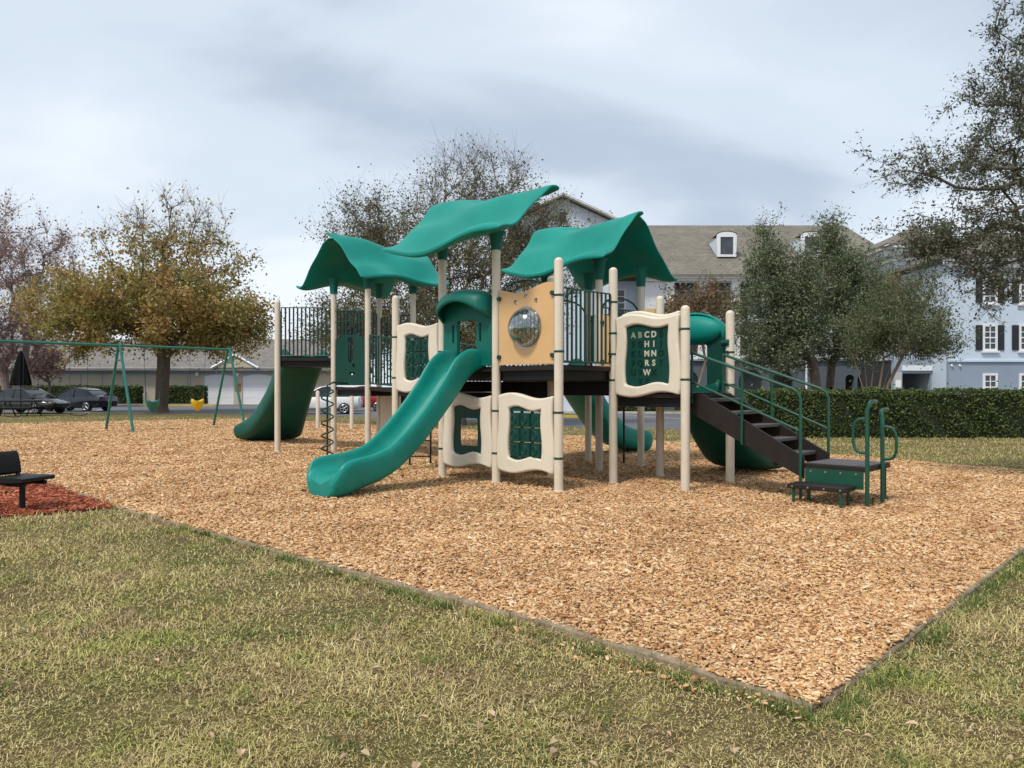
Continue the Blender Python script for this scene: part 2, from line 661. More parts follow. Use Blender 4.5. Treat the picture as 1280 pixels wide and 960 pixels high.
M['hedgeleaf'] = leaf_mat('hedge_leaf', [(0, (0.022, 0.04, 0.012)), (0.45, (0.07, 0.105, 0.028)), (0.8, (0.14, 0.185, 0.05)), (1, (0.24, 0.27, 0.09))])
M['hedgecore'] = surf('hedge_inside_twigs', (0.018, 0.024, 0.010), 0.95, 0.4, 6.0)

# ------------------------------------------------------------------ ground, road, beds
MUL = [(1.39, 3.53), (9.9, 12.6), (9.0, 13.9), (6.9, 17.1), (4.2, 21.3), (-4.5, 29.5), (-12.6, 37.0), (-22.5, 30.5), (-21.0, 25.6),
       (-9.1, 13.7), (-7.05, 11.7), (-4.7, 9.32), (0, 5.0)]
RED = [(-4.9, 9.5), (-7.4, 12.05), (-8.0, 11.5), (-10.6, 10.9), (-9.8, 8.9), (-6.2, 8.5)]


def in_poly(x, y, poly):
    x = np.asarray(x)
    y = np.asarray(y)
    r = np.zeros(x.shape, bool)
    n = len(poly)
    for i in range(n):
        x0, y0 = poly[i]
        x1, y1 = poly[(i + 1) % n]
        if y0 == y1:
            continue
        c = ((y0 > y) != (y1 > y)) & (x < (x1 - x0) * (y - y0) / (y1 - y0) + x0)
        r ^= c
    return r


def sheet(name, poly, z, mat, kind='structure'):
    mb = MB()
    tri = tessellate_polygon([[Vector((p[0], p[1], 0)) for p in poly]])
    mb.add([(p[0], p[1], z) for p in poly], [tuple(t) for t in tri])
    o = mb.build(name, mat, smooth=False)
    return tag(o, kind=kind)


g = sheet('lawn', [(-700, -60), (700, -60), (700, 900), (-700, 900)], 0.0, M['lawn'])
sheet('mulch_bed', MUL, 0.03, M['mulch'])
sheet('red_mulch_bed', RED, 0.022, M['redmulch'])
ROAD = [(-120, 58), (-24, 45.0), (-12, 43.5), (1.5, 29.8), (7.5, 27.4), (60, 26.5), (60, 41.5), (16, 41.5), (9.5, 44.5), (4.0, 45.5), (-2, 47.5), (-5, 52), (-18, 66.0), (-18, 69.6), (-45, 69.6), (-120, 72)]
sheet('road', ROAD, 0.006, M['asphalt'])
sheet('pavement', [(2.5, 47.2), (4.0, 45.52), (9.5, 44.52), (16, 41.52), (40, 41.52), (40, 43.2), (16, 43.4), (9.8, 46.8), (4.2, 48.6)], 0.010, M['kerb'])
kb = MB()


def kerb_run(mb, pts, w=0.16, h=0.13):
    for a, b in zip(pts[:-1], pts[1:]):
        f = Fr(a, b)
        q = MB(f)
        q.box((f.L / 2, 0, h / 2), (f.L - 0.004, w, h))
        bse = len(mb.v)
        mb.v += q.v
        mb.f += [[bse + i for i in fc] for fc in q.f]


kerb_run(kb, [(-5, 52.0), (-2, 47.5), (4.0, 45.5), (9.5, 44.5), (16, 41.5), (60, 41.5)])
kerb_run(kb, [(-45, 66.4), (-25.5, 66.4)])
tag(kb.build('kerb', M['kerb'], smooth=False), kind='structure')
yk = MB()
kerb_run(yk, [(-30.5, 63.3), (-24.5, 63.3)])
kerb_run(yk, [(1.0, 39.8), (4.2, 38.0)])
tag(yk.build('yellow_kerb', M['yellowkerb'], smooth=False), kind='structure')
sheet('verge', [(-30.5, 63.4), (-24.5, 63.4), (-27, 66.3), (-38, 66.3)], 0.02, M['lawn'])
sheet('planting_island', [(-2.5, 43.5), (1.0, 39.9), (4.2, 38.1), (3.0, 42.5)], 0.09, M['lawn'])
pl = MB()
for (x0, y0, x1, y1) in ((6.2, 42.5, 8.2, 37.0), (9.6, 43.0, 11.6, 37.0), (13.0, 41.0, 14.6, 36.0), (2.9, 44.6, 5.1, 40.6), (7.5, 33.3, 12.8, 33.2),
                         (-30, 57.5, -26, 46.8), (-34, 57.5, -30, 47.2)):
    f = Fr((x0, y0), (x1, y1))
    q = MB(f)
    q.add([(0, -.06, .0105), (f.L, -.06, .0105), (f.L, .06, .0105), (0, .06, .0105)], [(0, 1, 2, 3)])
    b0 = len(pl.v)
    pl.v += q.v
    pl.f += [[b0 + i for i in fc] for fc in q.f]
tag(pl.build('road_marking', M['line'], smooth=False), kind='structure')


# loose wood chips, real pieces lying on the bed
def chips(name, N, polys, y0, y1, mat, size, z0, label, cat):
    y = np.exp(RNG.uniform(math.log(y0), math.log(y1), N))
    x = RNG.uniform(-1, 1, N) * (0.80 * y + 0.8)
    k = in_poly(x, y, polys)
    x, y = x[k], y[k]
    n = len(x)
    gr = np.clip((y / 5.0) ** 0.45, 0.9, 2.4)
    L = RNG.gamma(4.0, 0.25, n) * size * gr
    W = L * RNG.uniform(0.2, 0.6, n)
    T = RNG.uniform(0.003, 0.009, n) * gr
    yaw = RNG.uniform(0, 2 * PI, n)
    pit = RNG.normal(0, 0.22, n)
    rol = RNG.normal(0, 0.3, n)
    z = z0 + RNG.uniform(0.0, 0.022, n) + 0.012 * np.sin(x * 3.1) * np.sin(y * 2.7 + x)
    a = np.stack([np.cos(yaw) * np.cos(pit), np.sin(yaw) * np.cos(pit), np.sin(pit)], 1)
    s = np.stack([-np.sin(yaw), np.cos(yaw), np.zeros(n)], 1)
    up = np.cross(a, s)
    b = s * np.cos(rol)[:, None] + up * np.sin(rol)[:, None]
    c = np.cross(a, b)
    P = np.stack([x, y, z], 1)
    vs = []
    for sa, sb, sc in ((-1, -1, -1), (1, -.7, -1), (1, .8, -1), (-1, 1, -1), (-1, -1, 1), (1, -.7, 1), (1, .8, 1), (-1, 1, 1)):
        vs.append(P + a * (L / 2 * sa)[:, None] + b * (W / 2 * sb)[:, None] + c * (T / 2 * sc)[:, None])
    V = np.stack(vs, 1).reshape(-1, 3)
    F = np.array([(4, 5, 6, 7), (0, 1, 5, 4), (1, 2, 6, 5), (2, 3, 7, 6), (3, 0, 4, 7)])
    F = (F[None] + (np.arange(n) * 8)[:, None, None]).reshape(-1, 4)
    o = np_mesh(name, V, F, mat)
    return tag(o, label, cat, kind='stuff')


chips('wood_chips', 500000, MUL, 3.3, 38, M['chip'], 0.0225, 0.034, 'loose tan and orange wood chips covering the playground bed', 'wood chips')
chips('red_mulch_chips', 90000, RED, 8.0, 12.6, M['redchip'], 0.034, 0.024, 'loose red dyed mulch around the black park seat', 'mulch')
# a few chips that spilled over the edging onto the lawn
SPILL = [(-.35, 5.25), (0.3, 4.62), (1.36, 3.50), (1.28, 3.40), (0.72, 3.86), (0.42, 4.05), (0.2, 4.45)]
chips('spilled_wood_chips', 7000, SPILL, 3.35, 5.3, M['chip'], 0.022, 0.022, 'wood chips spilled over the edging onto the lawn by the near corner', 'wood chips')


def blades(N, y0, y1):
    y = np.exp(RNG.uniform(math.log(y0), math.log(y1), N))
    x = RNG.uniform(-1, 1, N) * (0.86 * y + 2.2)
    k = ~in_poly(x, y, MUL) & ~in_poly(x, y, RED) & ~in_poly(x, y, ROAD)
    clump = np.sin(x * 2.3 + 1.3 * np.sin(y * 1.7)) * np.sin(y * 2.9 + 1.1 * np.sin(x * 2.1))
    k &= RNG.uniform(0, 1, N) < 0.78 + 0.3 * clump
    x, y, clump = x[k], y[k], clump[k]
    n = len(x)
    gr = np.clip((y / 4.0) ** 0.6, 0.8, 3.0)
    L = RNG.gamma(5, 0.2, n) * 0.031 * (1 + 0.35 * clump) * np.clip(gr, 0.8, 1.5)
    W = RNG.uniform(0.0011, 0.0026, n) * gr
    yaw = RNG.uniform(0, 2 * PI, n)
    el = np.clip(RNG.normal(0.48, 0.42, n), 0.02, 1.45)
    d = np.stack([np.cos(yaw), np.sin(yaw), np.zeros(n)], 1)
    s = np.stack([-np.sin(yaw), np.cos(yaw), np.zeros(n)], 1)
    u = np.array([0, 0, 1.0])
    p0 = np.stack([x, y, RNG.uniform(-0.002, 0.016, n)], 1)
    p1 = p0 + (d * np.cos(el)[:, None] + u * np.sin(el)[:, None]) * (L * .55)[:, None]
    e2 = el - RNG.uniform(0.2, 1.1, n)
    p2 = p1 + (d * np.cos(e2)[:, None] + u * np.sin(e2)[:, None]) * (L * .45)[:, None]
    w = s * W[:, None]
    V = np.stack([p0 - w, p0 + w, p1 + w * .8, p1 - w * .8, p2 + w * .15, p2 - w * .15], 1).reshape(-1, 3)
    F = np.array([(0, 1, 2, 3), (3, 2, 4, 5)])
    F = (F[None] + (np.arange(n) * 6)[:, None, None]).reshape(-1, 4)
    return tag(np_mesh('grass', V, F, M['blade']), 'patchy half dormant short grass around the playground', 'grass', kind='stuff')


blades(1250000, 1.9, 40)


def tufts(spots, name, label, n_each, rad, length):
    """longer fresh tufts, in clumps and along the edging"""
    X, Y = [], []
    for x, y in spots:
        X.append(x + RNG.normal(0, rad, n_each))
        Y.append(y + RNG.normal(0, rad, n_each))
    x, y = np.concatenate(X), np.concatenate(Y)
    k = ~in_poly(x, y, MUL)
    x, y = x[k], y[k]
    n = len(x)
    L = RNG.gamma(6, length / 6, n)
    W = RNG.uniform(.0015, .003, n) * np.clip(y / 4, .9, 2)
    yaw = RNG.uniform(0, 2 * PI, n)
    el = np.clip(RNG.normal(0.95, 0.3, n), 0.2, 1.5)
    d = np.stack([np.cos(yaw), np.sin(yaw), np.zeros(n)], 1)
    sd = np.stack([-np.sin(yaw), np.cos(yaw), np.zeros(n)], 1)
    u = np.array([0, 0, 1.0])
    p0 = np.stack([x, y, np.zeros(n)], 1)
    p1 = p0 + (d * np.cos(el)[:, None] + u * np.sin(el)[:, None]) * (L * .55)[:, None]
    e2 = el - RNG.uniform(0.2, 0.9, n)
    p2 = p1 + (d * np.cos(e2)[:, None] + u * np.sin(e2)[:, None]) * (L * .45)[:, None]
    w = sd * W[:, None]
    V_ = np.stack([p0 - w, p0 + w, p1 + w * .8, p1 - w * .8, p2 + w * .1, p2 - w * .1], 1).reshape(-1, 3)
    F = np.array([(0, 1, 2, 3), (3, 2, 4, 5)])
    F = (F[None] + (np.arange(n) * 6)[:, None, None]).reshape(-1, 4)
    return tag(np_mesh(name, V_, F, M['tuft']), label, 'grass', kind='stuff')


edge_spots = []
for (xa, ya), (xb, yb) in (((1.35, 3.49), (-6.9, 11.5)), ((1.47, 3.5), (9.9, 12.5))):
    for k in range(150):
        if random.random() < .5:
            t = random.random() ** 1.5
            edge_spots.append((xa + (xb - xa) * t, ya + (yb - ya) * t - .04))
tufts(edge_spots, 'edge_grass', 'longer fresh green grass growing along the timber edging', 55, .035, .055)
clump_spots = []
for k in range(70):
    y = math.exp(random.uniform(math.log(2.7), math.log(9)))
    clump_spots.append((random.uniform(-.75, .75) * y, y))
tufts(clump_spots, 'grass_tufts', 'dark green tufts scattered through the pale lawn', 80, .045, .042)

# dry leaves lying on the lawn
nl = 90
ly = np.exp(RNG.uniform(math.log(2.8), math.log(9), nl))
lx = RNG.uniform(-1, 1, nl) * 0.75 * ly
kk = ~in_poly(lx, ly, MUL)
lm = MB()
lz = .030
for x, y in zip(lx[kk], ly[kk]):
    a = random.uniform(0, 6.28)
    L, W = random.uniform(.015, .032), random.uniform(.009, .017)
    ca, sa = math.cos(a), math.sin(a)
    pts = []
    for (s, t, z) in ((-1, 0, .0), (-.3, -1, .012), (.4, -.9, .014), (1, 0, .006), (.4, .9, .018), (-.3, 1, .012), (0, 0, -.002)):
        pts.append((x + ca * s * L - sa * t * W, y + sa * s * L + ca * t * W, lz + z))
    lm.add(pts, [(0, 1, 6), (1, 2, 6), (2, 3, 6), (3, 4, 6), (4, 5, 6), (5, 0, 6)])
tag(lm.build('leaf_litter', M['litter'], smooth=False), 'pale dry leaves scattered on the front lawn', 'fallen leaves', kind='stuff')


# timber edging
def edging(pts, label, seglen=2.4):
    root = tag(empty('timber_edging', (pts[0][0], pts[0][1], 0)), label, 'edging')
    for a, b in zip(pts[:-1], pts[1:]):
        f = Fr(a, b)
        n = max(1, round(f.L / seglen))
        for i in range(n):
            s0, s1 = f.L * i / n, f.L * (i + 1) / n
            off = random.uniform(-.012, .012)
            q = MB(f)
            K = 8
            v = []
            for k in range(K + 1):
                s = s0 + .006 + (s1 - s0 - .012) * k / K
                w1, w2 = random.uniform(-.004, .004), random.uniform(-.006, .003)
                zt = .042 + off * .8 + w2 * 1.5
                v += [(s, -.027 + off + w1, -.02), (s, -.027 + off + w1, zt - .012), (s, -.02 + off + w1, zt),
                      (s, .02 + off, zt + w1), (s, .027 + off, zt - .012), (s, .027 + off, -.02)]
            fc = []
            for k in range(K):
                for j in range(5):
                    fc.append((k * 6 + j, k * 6 + j + 1, (k + 1) * 6 + j + 1, (k + 1) * 6 + j))
            fc += [(0, 1, 2, 3, 4, 5), tuple(K * 6 + j for j in (5, 4, 3, 2, 1, 0))]
            q.add(v, fc)
            q.build('board', M['timber'], root, smooth=False)
    return root


edging([(1.39, 3.53), (0, 5.0), (-4.7, 9.32), (-7.05, 11.7), (-9.1, 13.7), (-14, 18.6)], 'weathered timber edging between the front lawn and the wood chips')
edging([(1.45, 3.60), (9.9, 12.6)], 'weathered timber edging running up the right side of the wood chips')
edging([(9.9, 12.7), (9.0, 13.9), (6.9, 17.1), (4.2, 21.3)], 'low timber edging between the wood chips and the strip of grass by the hedge')

# ------------------------------------------------------------------ play structure
B0 = Vector((0.665, 10.927))
U = Vector((0.9088, -0.8953))
V = Vector((0.8953, 0.9088))
S1 = U.length


def S(i, j):
    p = B0 + U * i + V * j
    return (p.x, p.y)


PS = tag(empty('play_structure', (B0.x - .5, B0.y + 1.8, 0)), 'large teal and beige playground structure with slides and three wavy roofs on wood chips', 'playground')


def post(xy, top, r=0.066, sleeve=None):
    mb = MB()
    rr = r
    prof = [(rr * 1.18, 0.0), (rr * 1.12, 0.045), (rr, 0.05), (rr, top - rr * .9)]
    for k in range(1, 6):
        a = k / 5 * PI / 2 * .96
        prof.append((rr * math.cos(a), top - rr * .9 + rr * .9 * math.sin(a)))
    mb.lathe(prof, 18, (xy[0], xy[1], 0))
    return mb.build('post', M['post'], PS, angle=50)


def clampset(xy, zs, dirs, parent, r=0.066):
    mb = MB()
    for z in zs:
        for d in dirs:
            p = Vector((xy[0], xy[1], z)) + Vector((d.x, d.y, 0)) * (r + .02)
            mb.tube([p - Vector((d.x, d.y, 0)) * .03, p + Vector((d.x, d.y, 0)) * .03], .026, 8)
    return mb.build('clamp', M['darkrail'], parent)


TOPH = {(0, 0): 3.36, (0, 1): 3.36, (1, 1): 2.68, (1, 2): 2.70, (0, 2): 3.03, (-1, 1): 3.36, (-3, 0): 3.14, (-3, 1): 2.6}
POSTS = {}
for k, h in TOPH.items():
    POSTS[k] = post(S(*k), h)
for k, h in {(-2, 0): 3.80, (-1, 0): 3.80, (-2, 1): 2.7}.items():
    POSTS[k] = post(S(*k), h)
for k in ((-2, 2), (-1, 2), (-2, 3), (-1, 3)):
    POSTS[k] = post(S(*k), 3.72)
POSTS[(-3, 3)] = post(S(-3, 3), 2.9)
# left tower
LT = Vector((-4.13, 17.8))
LP2 = (LT.x, LT.y)
LP3 = (LT.x + U.x + .05, LT.y + U.y)
LP4 = (LT.x + V.x, LT.y + V.y)
LPR = (LT.x + U.x + V.x + .03, LT.y + U.y + V.y)
LP1 = (-5.42, 17.75)
LPB1 = (LP1[0] - .25, LP1[1] + 1.15)
LPB2 = (LP2[0] - .25, LP2[1] + 1.15)
for p, h in ((LP2, 3.95), (LP3, 3.95), (LP4, 3.9), (LPR, 3.9), (LP1, 3.52)):
    post(p, h)


def deck(corners, z, th=0.075):
    mb = MB()
    n = len(corners)
    mb.add([(c[0], c[1], z - .01) for c in corners] + [(c[0], c[1], z - th) for c in corners],
           [tuple(range(n)), tuple(range(2 * n - 1, n - 1, -1))] + [(i, (i + 1) % n, n + (i + 1) % n, n + i) for i in range(n)])
    o = mb.build('deck', M['deck'], PS, smooth=False, bevel=.006)
    cx = sum(c[0] for c in corners) / n
    cy = sum(c[1] for c in corners) / n
    m2 = MB()
    m2.add([(cx + (c[0] - cx) * .97, cy + (c[1] - cy) * .97, z + .002) for c in corners], [tuple(range(n))])
    m2.build('deck_mat', M['tread'], o, smooth=False)
    # support channel below, set back
    m3 = MB()
    m3.add([(cx + (c[0] - cx) * .9, cy + (c[1] - cy) * .9, zz) for zz in (z - th - .002, z - .21) for c in corners],
           [tuple(range(n))[::-1], tuple(range(n, 2 * n))] + [(i, (i + 1) % n, n + (i + 1) % n, n + i) for i in range(n)])
    m3.build('deck_support', M['black'], o, smooth=False)
    return o


def cell(i, j):
    return [S(i, j), S(i + 1, j), S(i + 1, j + 1), S(i, j + 1)]


D1 = 1.83


def post_clamps(key, nbrs, zs):
    x, y = S(*key)
    for nb in nbrs:
        q = S(*nb)
        d = Vector((q[0] - x, q[1] - y)).normalized()
        for z in zs:
            mb = MB()
            mb.tube([(x + d.x * .05, y + d.y * .05, z), (x + d.x * .10, y + d.y * .10, z)], .024, 8)
            mb.lathe([(.0685, z - .016), (.0705, z - .012), (.0705, z + .012), (.0685, z + .016)], 16, (x, y, 0))
            mb.build('post_clamp', M['darkrail'], POSTS[key])


post_clamps((0, 0), [(0, 1)], (2.02, 2.82))
post_clamps((0, 1), [(0, 0)], (2.02, 2.82))
post_clamps((0, 0), [(-1, 0)], (.50, 1.15))
post_clamps((-1, 0), [(0, 0)], (.50, 1.15))
post_clamps((-2, 0), [(-1, 0)], (.50, 1.15, 2.1, 2.7))
post_clamps((0, 1), [(1, 1)], (1.62, 2.34))
post_clamps((1, 1), [(0, 1)], (1.62, 2.34))
post_clamps((1, 2), [(1, 1)], (1.55, 2.05))
post_clamps((-3, 0), [(-2, 0)], (1.68, 2.4))
D2 = 1.43
deck(cell(-2, 0), D1)
deck(cell(-1, 0), D1)
deck(cell(-1, 1), D1 - .002)
deck(cell(0, 1), D2)
deck(cell(-2, 2), D1)
deck(cell(-2, 1), D1 - .002)
deck(cell(-3, 2), D1 - .004)
deck(cell(-3, 0), D2)
deck([LP2, LP3, LPR, LP4], 1.53)
deck([LP1, LP2, LPB2, LPB1], 2.2)


def riser(p0, p1, z0, z1):
    f = Fr(p0, p1)
    mb = MB(f)
    mb.box((f.L / 2, 0, (z0 + z1) / 2), (f.L - .14, .03, z1 - z0))
    for k in range(5):
        mb.box((f.L / 2, .018, z0 + (z1 - z0) * (k + .5) / 5), (f.L - .3, .01, .012))
    return mb.build('deck_riser', M['black'], PS, smooth=False)


riser(S(0, 1), S(0, 2), D2 + .004, D1 - .215)
riser(S(-2, 0), S(-2, 1), D2 + .004, D1 - .215)
riser(S(-2, 1.03), S(-1, 1.03), 1.32, D1 - .22)
riser(S(-1, 1.03), S(0, 1.03), 1.38, D1 - .22)


# wavy panels
def wave_outline(L, H, z0, e0, amp, N=16, ph=0.0):
    """closed loop, wavy top and bottom, slightly wavy sides"""
    out = []
    a, b = e0, L - e0
    for i in range(N):
        t = i / N
        out.append((a + (b - a) * t, z0 + amp * math.sin(2 * PI * t + PI + ph)))
    for i in range(N):
        t = i / N
        out.append((b + .45 * amp * math.sin(2 * PI * t), z0 + H * t))
    for i in range(N):
        t = i / N
        out.append((b - (b - a) * t, z0 + H + amp * math.sin(2 * PI * (1 - t) + ph)))
    for i in range(N):
        t = i / N
        out.append((a + .45 * amp * math.sin(2 * PI * t), z0 + H * (1 - t)))
    return out


def wave_panel(p0, p1, z0, H, border=(0.235, 0.20), amp=.042, off=0.0):
    f = Fr(p0, p1)
    mb = MB(f)
    mb_out = wave_outline(f.L, H, z0, .075, amp)
    bs, bz = border
    inner = wave_outline(f.L, H - 2 * bz, z0 + bz, .075 + bs, amp * .8)
    mb.ring_plate(mb_out, inner, off - .055, off + .055)
    o = mb.build('wave_panel', M['cream'], PS, bevel=.03, seg=3, angle=60)
    return o, f, inner


def wave_board(o, f, inner, holes=(), grow=.02, n0=-.012, n1=.012, mat='hdpe'):
    cx = sum(p[0] for p in inner) / len(inner)
    cz = sum(p[1] for p in inner) / len(inner)
    loop = [(cx + (s - cx) * (1 + grow), cz + (z - cz) * (1 + grow)) for s, z in inner]
    mb = MB(f)
    mb.plate(loop, holes, n0, n1)
    return mb.build('panel_board', M[mat], o, smooth=False)


def rrect(cx, cz, w, h, r=.03, n=4):
    pts = []
    for (sx, sz, a0) in ((1, -1, -90), (1, 1, 0), (-1, 1, 90), (-1, -1, 180)):
        for k in range(n + 1):
            a = R(a0 + 90 * k / n)
            pts.append((cx + sx * (w / 2 - r) + r * math.cos(a), cz + sz * (h / 2 - r) + r * math.sin(a)))
    return pts


def tictac(o, f, inner):
    s0 = min(p[0] for p in inner)
    s1 = max(p[0] for p in inner)
    z0 = min(p[1] for p in inner)
    z1 = max(p[1] for p in inner)
    cw, chh = (s1 - s0 - .05) / 3, (z1 - z0 - .14) / 3
    for i in range(3):
        for j in range(3):
            mb = MB(f)
            cs = s0 + .025 + cw * (i + .5)
            cz = z0 + .05 + chh * (j + .5)
            n = 16
            r = cw * .47
            v = []
            for zz, q in ((-chh * .46, .93), (-chh * .44, 1), (chh * .44, 1), (chh * .46, .93)):
                v += [(cs + q * r * math.cos(2 * PI * k / n), q * r * .6 * math.sin(2 * PI * k / n), cz + zz) for k in range(n)]
            mb.add(v, [(m * n + k, m * n + (k + 1) % n, (m + 1) * n + (k + 1) % n, (m + 1) * n + k) for m in range(3) for k in range(n)] + [tuple(range(n))[::-1], tuple(range(3 * n, 4 * n))])
            y = r * .575
            if (i * 2 + j) % 3 == 0:
                for sg in (-1, 1):
                    mb.tube([(cs - .05, y, cz - .06 * sg), (cs + .05, y, cz + .06 * sg)], .009, 5)
            else:
                mb.tube([(cs + .05 * math.cos(a), y, cz + .062 * math.sin(a)) for a in [2 * PI * k / 14 for k in range(15)]], .009, 5)
            mb.build('game_drum', M['hdpe'], o, angle=40)
    rd = MB(f)
    for j in range(3):
        cz = z0 + .05 + chh * (j + .5)
        rd.tube([(s0 - .02, 0, cz), (s1 + .02, 0, cz)], .012, 6)
    for i in range(4):
        cs = s0 + .025 + cw * i
        rd.box((cs, -.02, (z0 + z1) / 2), (.02, .05, z1 - z0 + .04))
    rd.box(((s0 + s1) / 2, 0, z1 - .03), (s1 - s0 + .03, .05, .075))
    rd.box(((s0 + s1) / 2, 0, z0 + .015), (s1 - s0 + .03, .05, .07))
    rd.build('game_frame', M['darkrail'], o, smooth=False)
    return rd


# lower panels under the front decks and the upper one on the left
w1, f1, in1 = wave_panel(S(-1, 0), S(0, 0), 0.26, 1.13)
tag(w1, 'cream wavy panel holding a green tic tac toe game under the front deck')
tictac(w1, f1, in1)
w2, f2, in2 = wave_panel(S(-2, 0), S(-1, 0), 0.26, 1.13)
tag(w2, 'cream wavy panel with a square window under the slide deck')
wave_board(w2, f2, in2, [rrect(f2.L / 2 + .02, .80, .42, .44, .03)])
w3, f3, in3 = wave_panel(S(-3, 0), S(-2, 0), 1.46, 1.13)
tag(w3, 'cream wavy panel with a tic tac toe game beside the front slide')
tictac(w3, f3, in3)
w4, f4, in4 = wave_panel(S(0, 1), S(1, 1), 1.40, 1.17, border=(.185, .155))
tag(w4, 'cream wavy panel with a green alphabet board facing the front right')
bd4 = wave_board(w4, f4, in4)
# the second half of the double panel, a little higher behind the alphabet board
w5, f5, in5 = wave_panel(S(0, 1), S(.93, 1), 1.46, 1.17, border=(.18, .165), off=-.15)


def lettering(rows, fr, s0, ds, z0, dz, size, pale, parent):
    groups = {True: [], False: []}
    for r, row in enumerate(rows):
        for c, ch in enumerate(row):
            if ch == ' ':
                continue
            cu = bpy.data.curves.new('letter', 'FONT')
            cu.body = ch
            cu.size = size
            cu.align_x = 'CENTER'
            cu.offset = .004
            cu.extrude = .003
            cu.resolution_u = 3
            to = bpy.data.objects.new('letter', cu)
            COL.objects.link(to)
            dg = bpy.context.evaluated_depsgraph_get()
            me = bpy.data.meshes.new_from_object(to.evaluated_get(dg))
            vs = [v.co.copy() for v in me.vertices]
            fs = [tuple(p.vertices) for p in me.polygons]
            bpy.data.objects.remove(to)
            bpy.data.curves.remove(cu)
            bpy.data.meshes.remove(me)
            groups[ch in pale].append(([(s0 + ds * c + v.x, .016 + v.z, z0 - dz * r + v.y) for v in vs], fs))
    for k, mt in ((True, 'paleletter'), (False, 'deckgreen')):  # light and dark seen through cut-outs, put into the inlay colours
        for nn, (p, q) in enumerate(groups[k]):
            mb = MB(fr)
            mb.add(p, q)
            mb.build('letter', M['dimletter' if k and nn < 2 else mt], parent, smooth=False)


lettering(['ABCDE', 'FGHIJ', 'KLMNO', 'PQRST', 'UVWX', ' YZ'], f4, f4.L / 2 - .25, .122, 2.25, .140, .124, set('ABCDHIMNRSW'), w4)


# tan bubble panels
def bubble_panel(p0, p1, z0, H):
    f = Fr(p0, p1)
    a, b = .08, f.L - .08
    loop = [(a, z0), (b, z0)]
    N = 20
    for i in range(N + 1):
        t = i / N
        loop.append((b - (b - a) * t, z0 + H - .05 + .05 * math.sin(2 * PI * (t * 1.0) + .9) - .02 * t))
    cs, cz, r = f.L / 2 + .0, z0 + H * .46, .29
    circ = lambda x, z, rad, n: [(x + rad * math.cos(2 * PI * k / n), z + rad * math.sin(2 * PI * k / n)) for k in range(n)]
    mb = MB(f)
    mb.plate(loop, [circ(cs, cz, r, 36)] + [circ(cs + dx, cz + dz, .040, 10) for dx, dz in ((-.21, .385), (0, .46), (.21, .385))], -.015, .015)
    o = mb.build('bubble_panel', M['tan'], PS, smooth=False)
    tag(o, 'tan board with a clear bubble window and three finger holes')
    bm = MB(f)
    v, fc = [], []
    K, n = 8, 36
    for i in range(K):
        a1 = i / (K - 1) * PI / 2 * .97
        for k in range(n):
            v.append((cs + (r + .004) * math.cos(a1) * math.cos(2 * PI * k / n), .016 + .23 * math.sin(a1), cz + (r + .004) * math.cos(a1) * math.sin(2 * PI * k / n)))
    for i in range(K - 1):
        for k in range(n):
            fc.append((i * n + k, i * n + (k + 1) % n, (i + 1) * n + (k + 1) % n, (i + 1) * n + k))
    fc.append(tuple((K - 1) * n + k for k in range(n)))
    bm.add(v, fc)
    bo = bm.build('bubble_window', M['bubble'], o, angle=180)
    sm = bo.modifiers.new('shell', 'SOLIDIFY')
    sm.thickness = .006
    rg = MB(f)
    rg.ring_plate(circ(cs, cz, r + .03, 36), circ(cs, cz, r - .012, 36), .015, .022)
    rg.build('bubble_rim', M['bubble'], o)
    for s in (a + .015, b - .015):
        for z in (z0 + .12, z0 + H - .17):
            kn = MB(f)
            kn.tube([(s, .012, z), (s, .05, z)], .034, 10)
            kn.build('clamp_knob', M['darkrail'], o)
    return o


bubble_panel(S(-1, 0), S(0, 0), 1.85, 1.18)
bubble_panel(S(-1, 2), S(0, 2), 1.85, .98)


def barrier(p0, p1, z0, z1, n=10, mat='rail', z0b=None, z1b=None, r=.0145, inset=.09):
    f = Fr(p0, p1)
    z0b = z0 if z0b is None else z0b
    z1b = z1 if z1b is None else z1b
    a, b = inset, f.L - inset
    mb = MB(f)
    mb.tube([(a, 0, z0), (a, 0, z1), (b, 0, z1b), (b, 0, z0b), (a, 0, z0)], .018, 8)
    for k in range(1, n):
        t = k / n
        s = a + (b - a) * t
        mb.tube([(s, 0, z0 + (z0b - z0) * t), (s, 0, z1 + (z1b - z1) * t)], r, 6)
    for s, z, zz in ((a, z1 - .1, 1), (b, z1b - .1, -1), (a, z0 + .1, 1), (b, z0b + .1, -1)):
        mb.tube([(s, 0, z), (s - zz * .05, 0, z)], .02, 6)
    return mb.build('barrier', M[mat], PS)


tag(barrier(S(0, 0), S(0, 1), 1.88, 2.94, 11, r=.018), 'green barred barrier beside the tan bubble panel')
barrier(S(-2, 3), S(-1, 3), 1.88, 2.94, 11)
barrier(S(-1, 2), S(-1, 3), 1.88, 2.94, 11)
barrier(S(-2, 1), S(-2, 2), 1.88, 2.94, 10)
barrier(S(-3, 1), S(-3, 0), 1.5, 2.5, 10)
barrier(LP1, LP2, 2.25, 3.36, 12, 'darkrail', r=.02)
barrier(LP2, LP4, 1.6, 3.3, 12, 'darkrail', r=.02)
barrier(LPB1, LP1, 2.25, 3.36, 9, 'darkrail')
barrier(LP4, LPR, 1.6, 3.2, 9, 'darkrail')
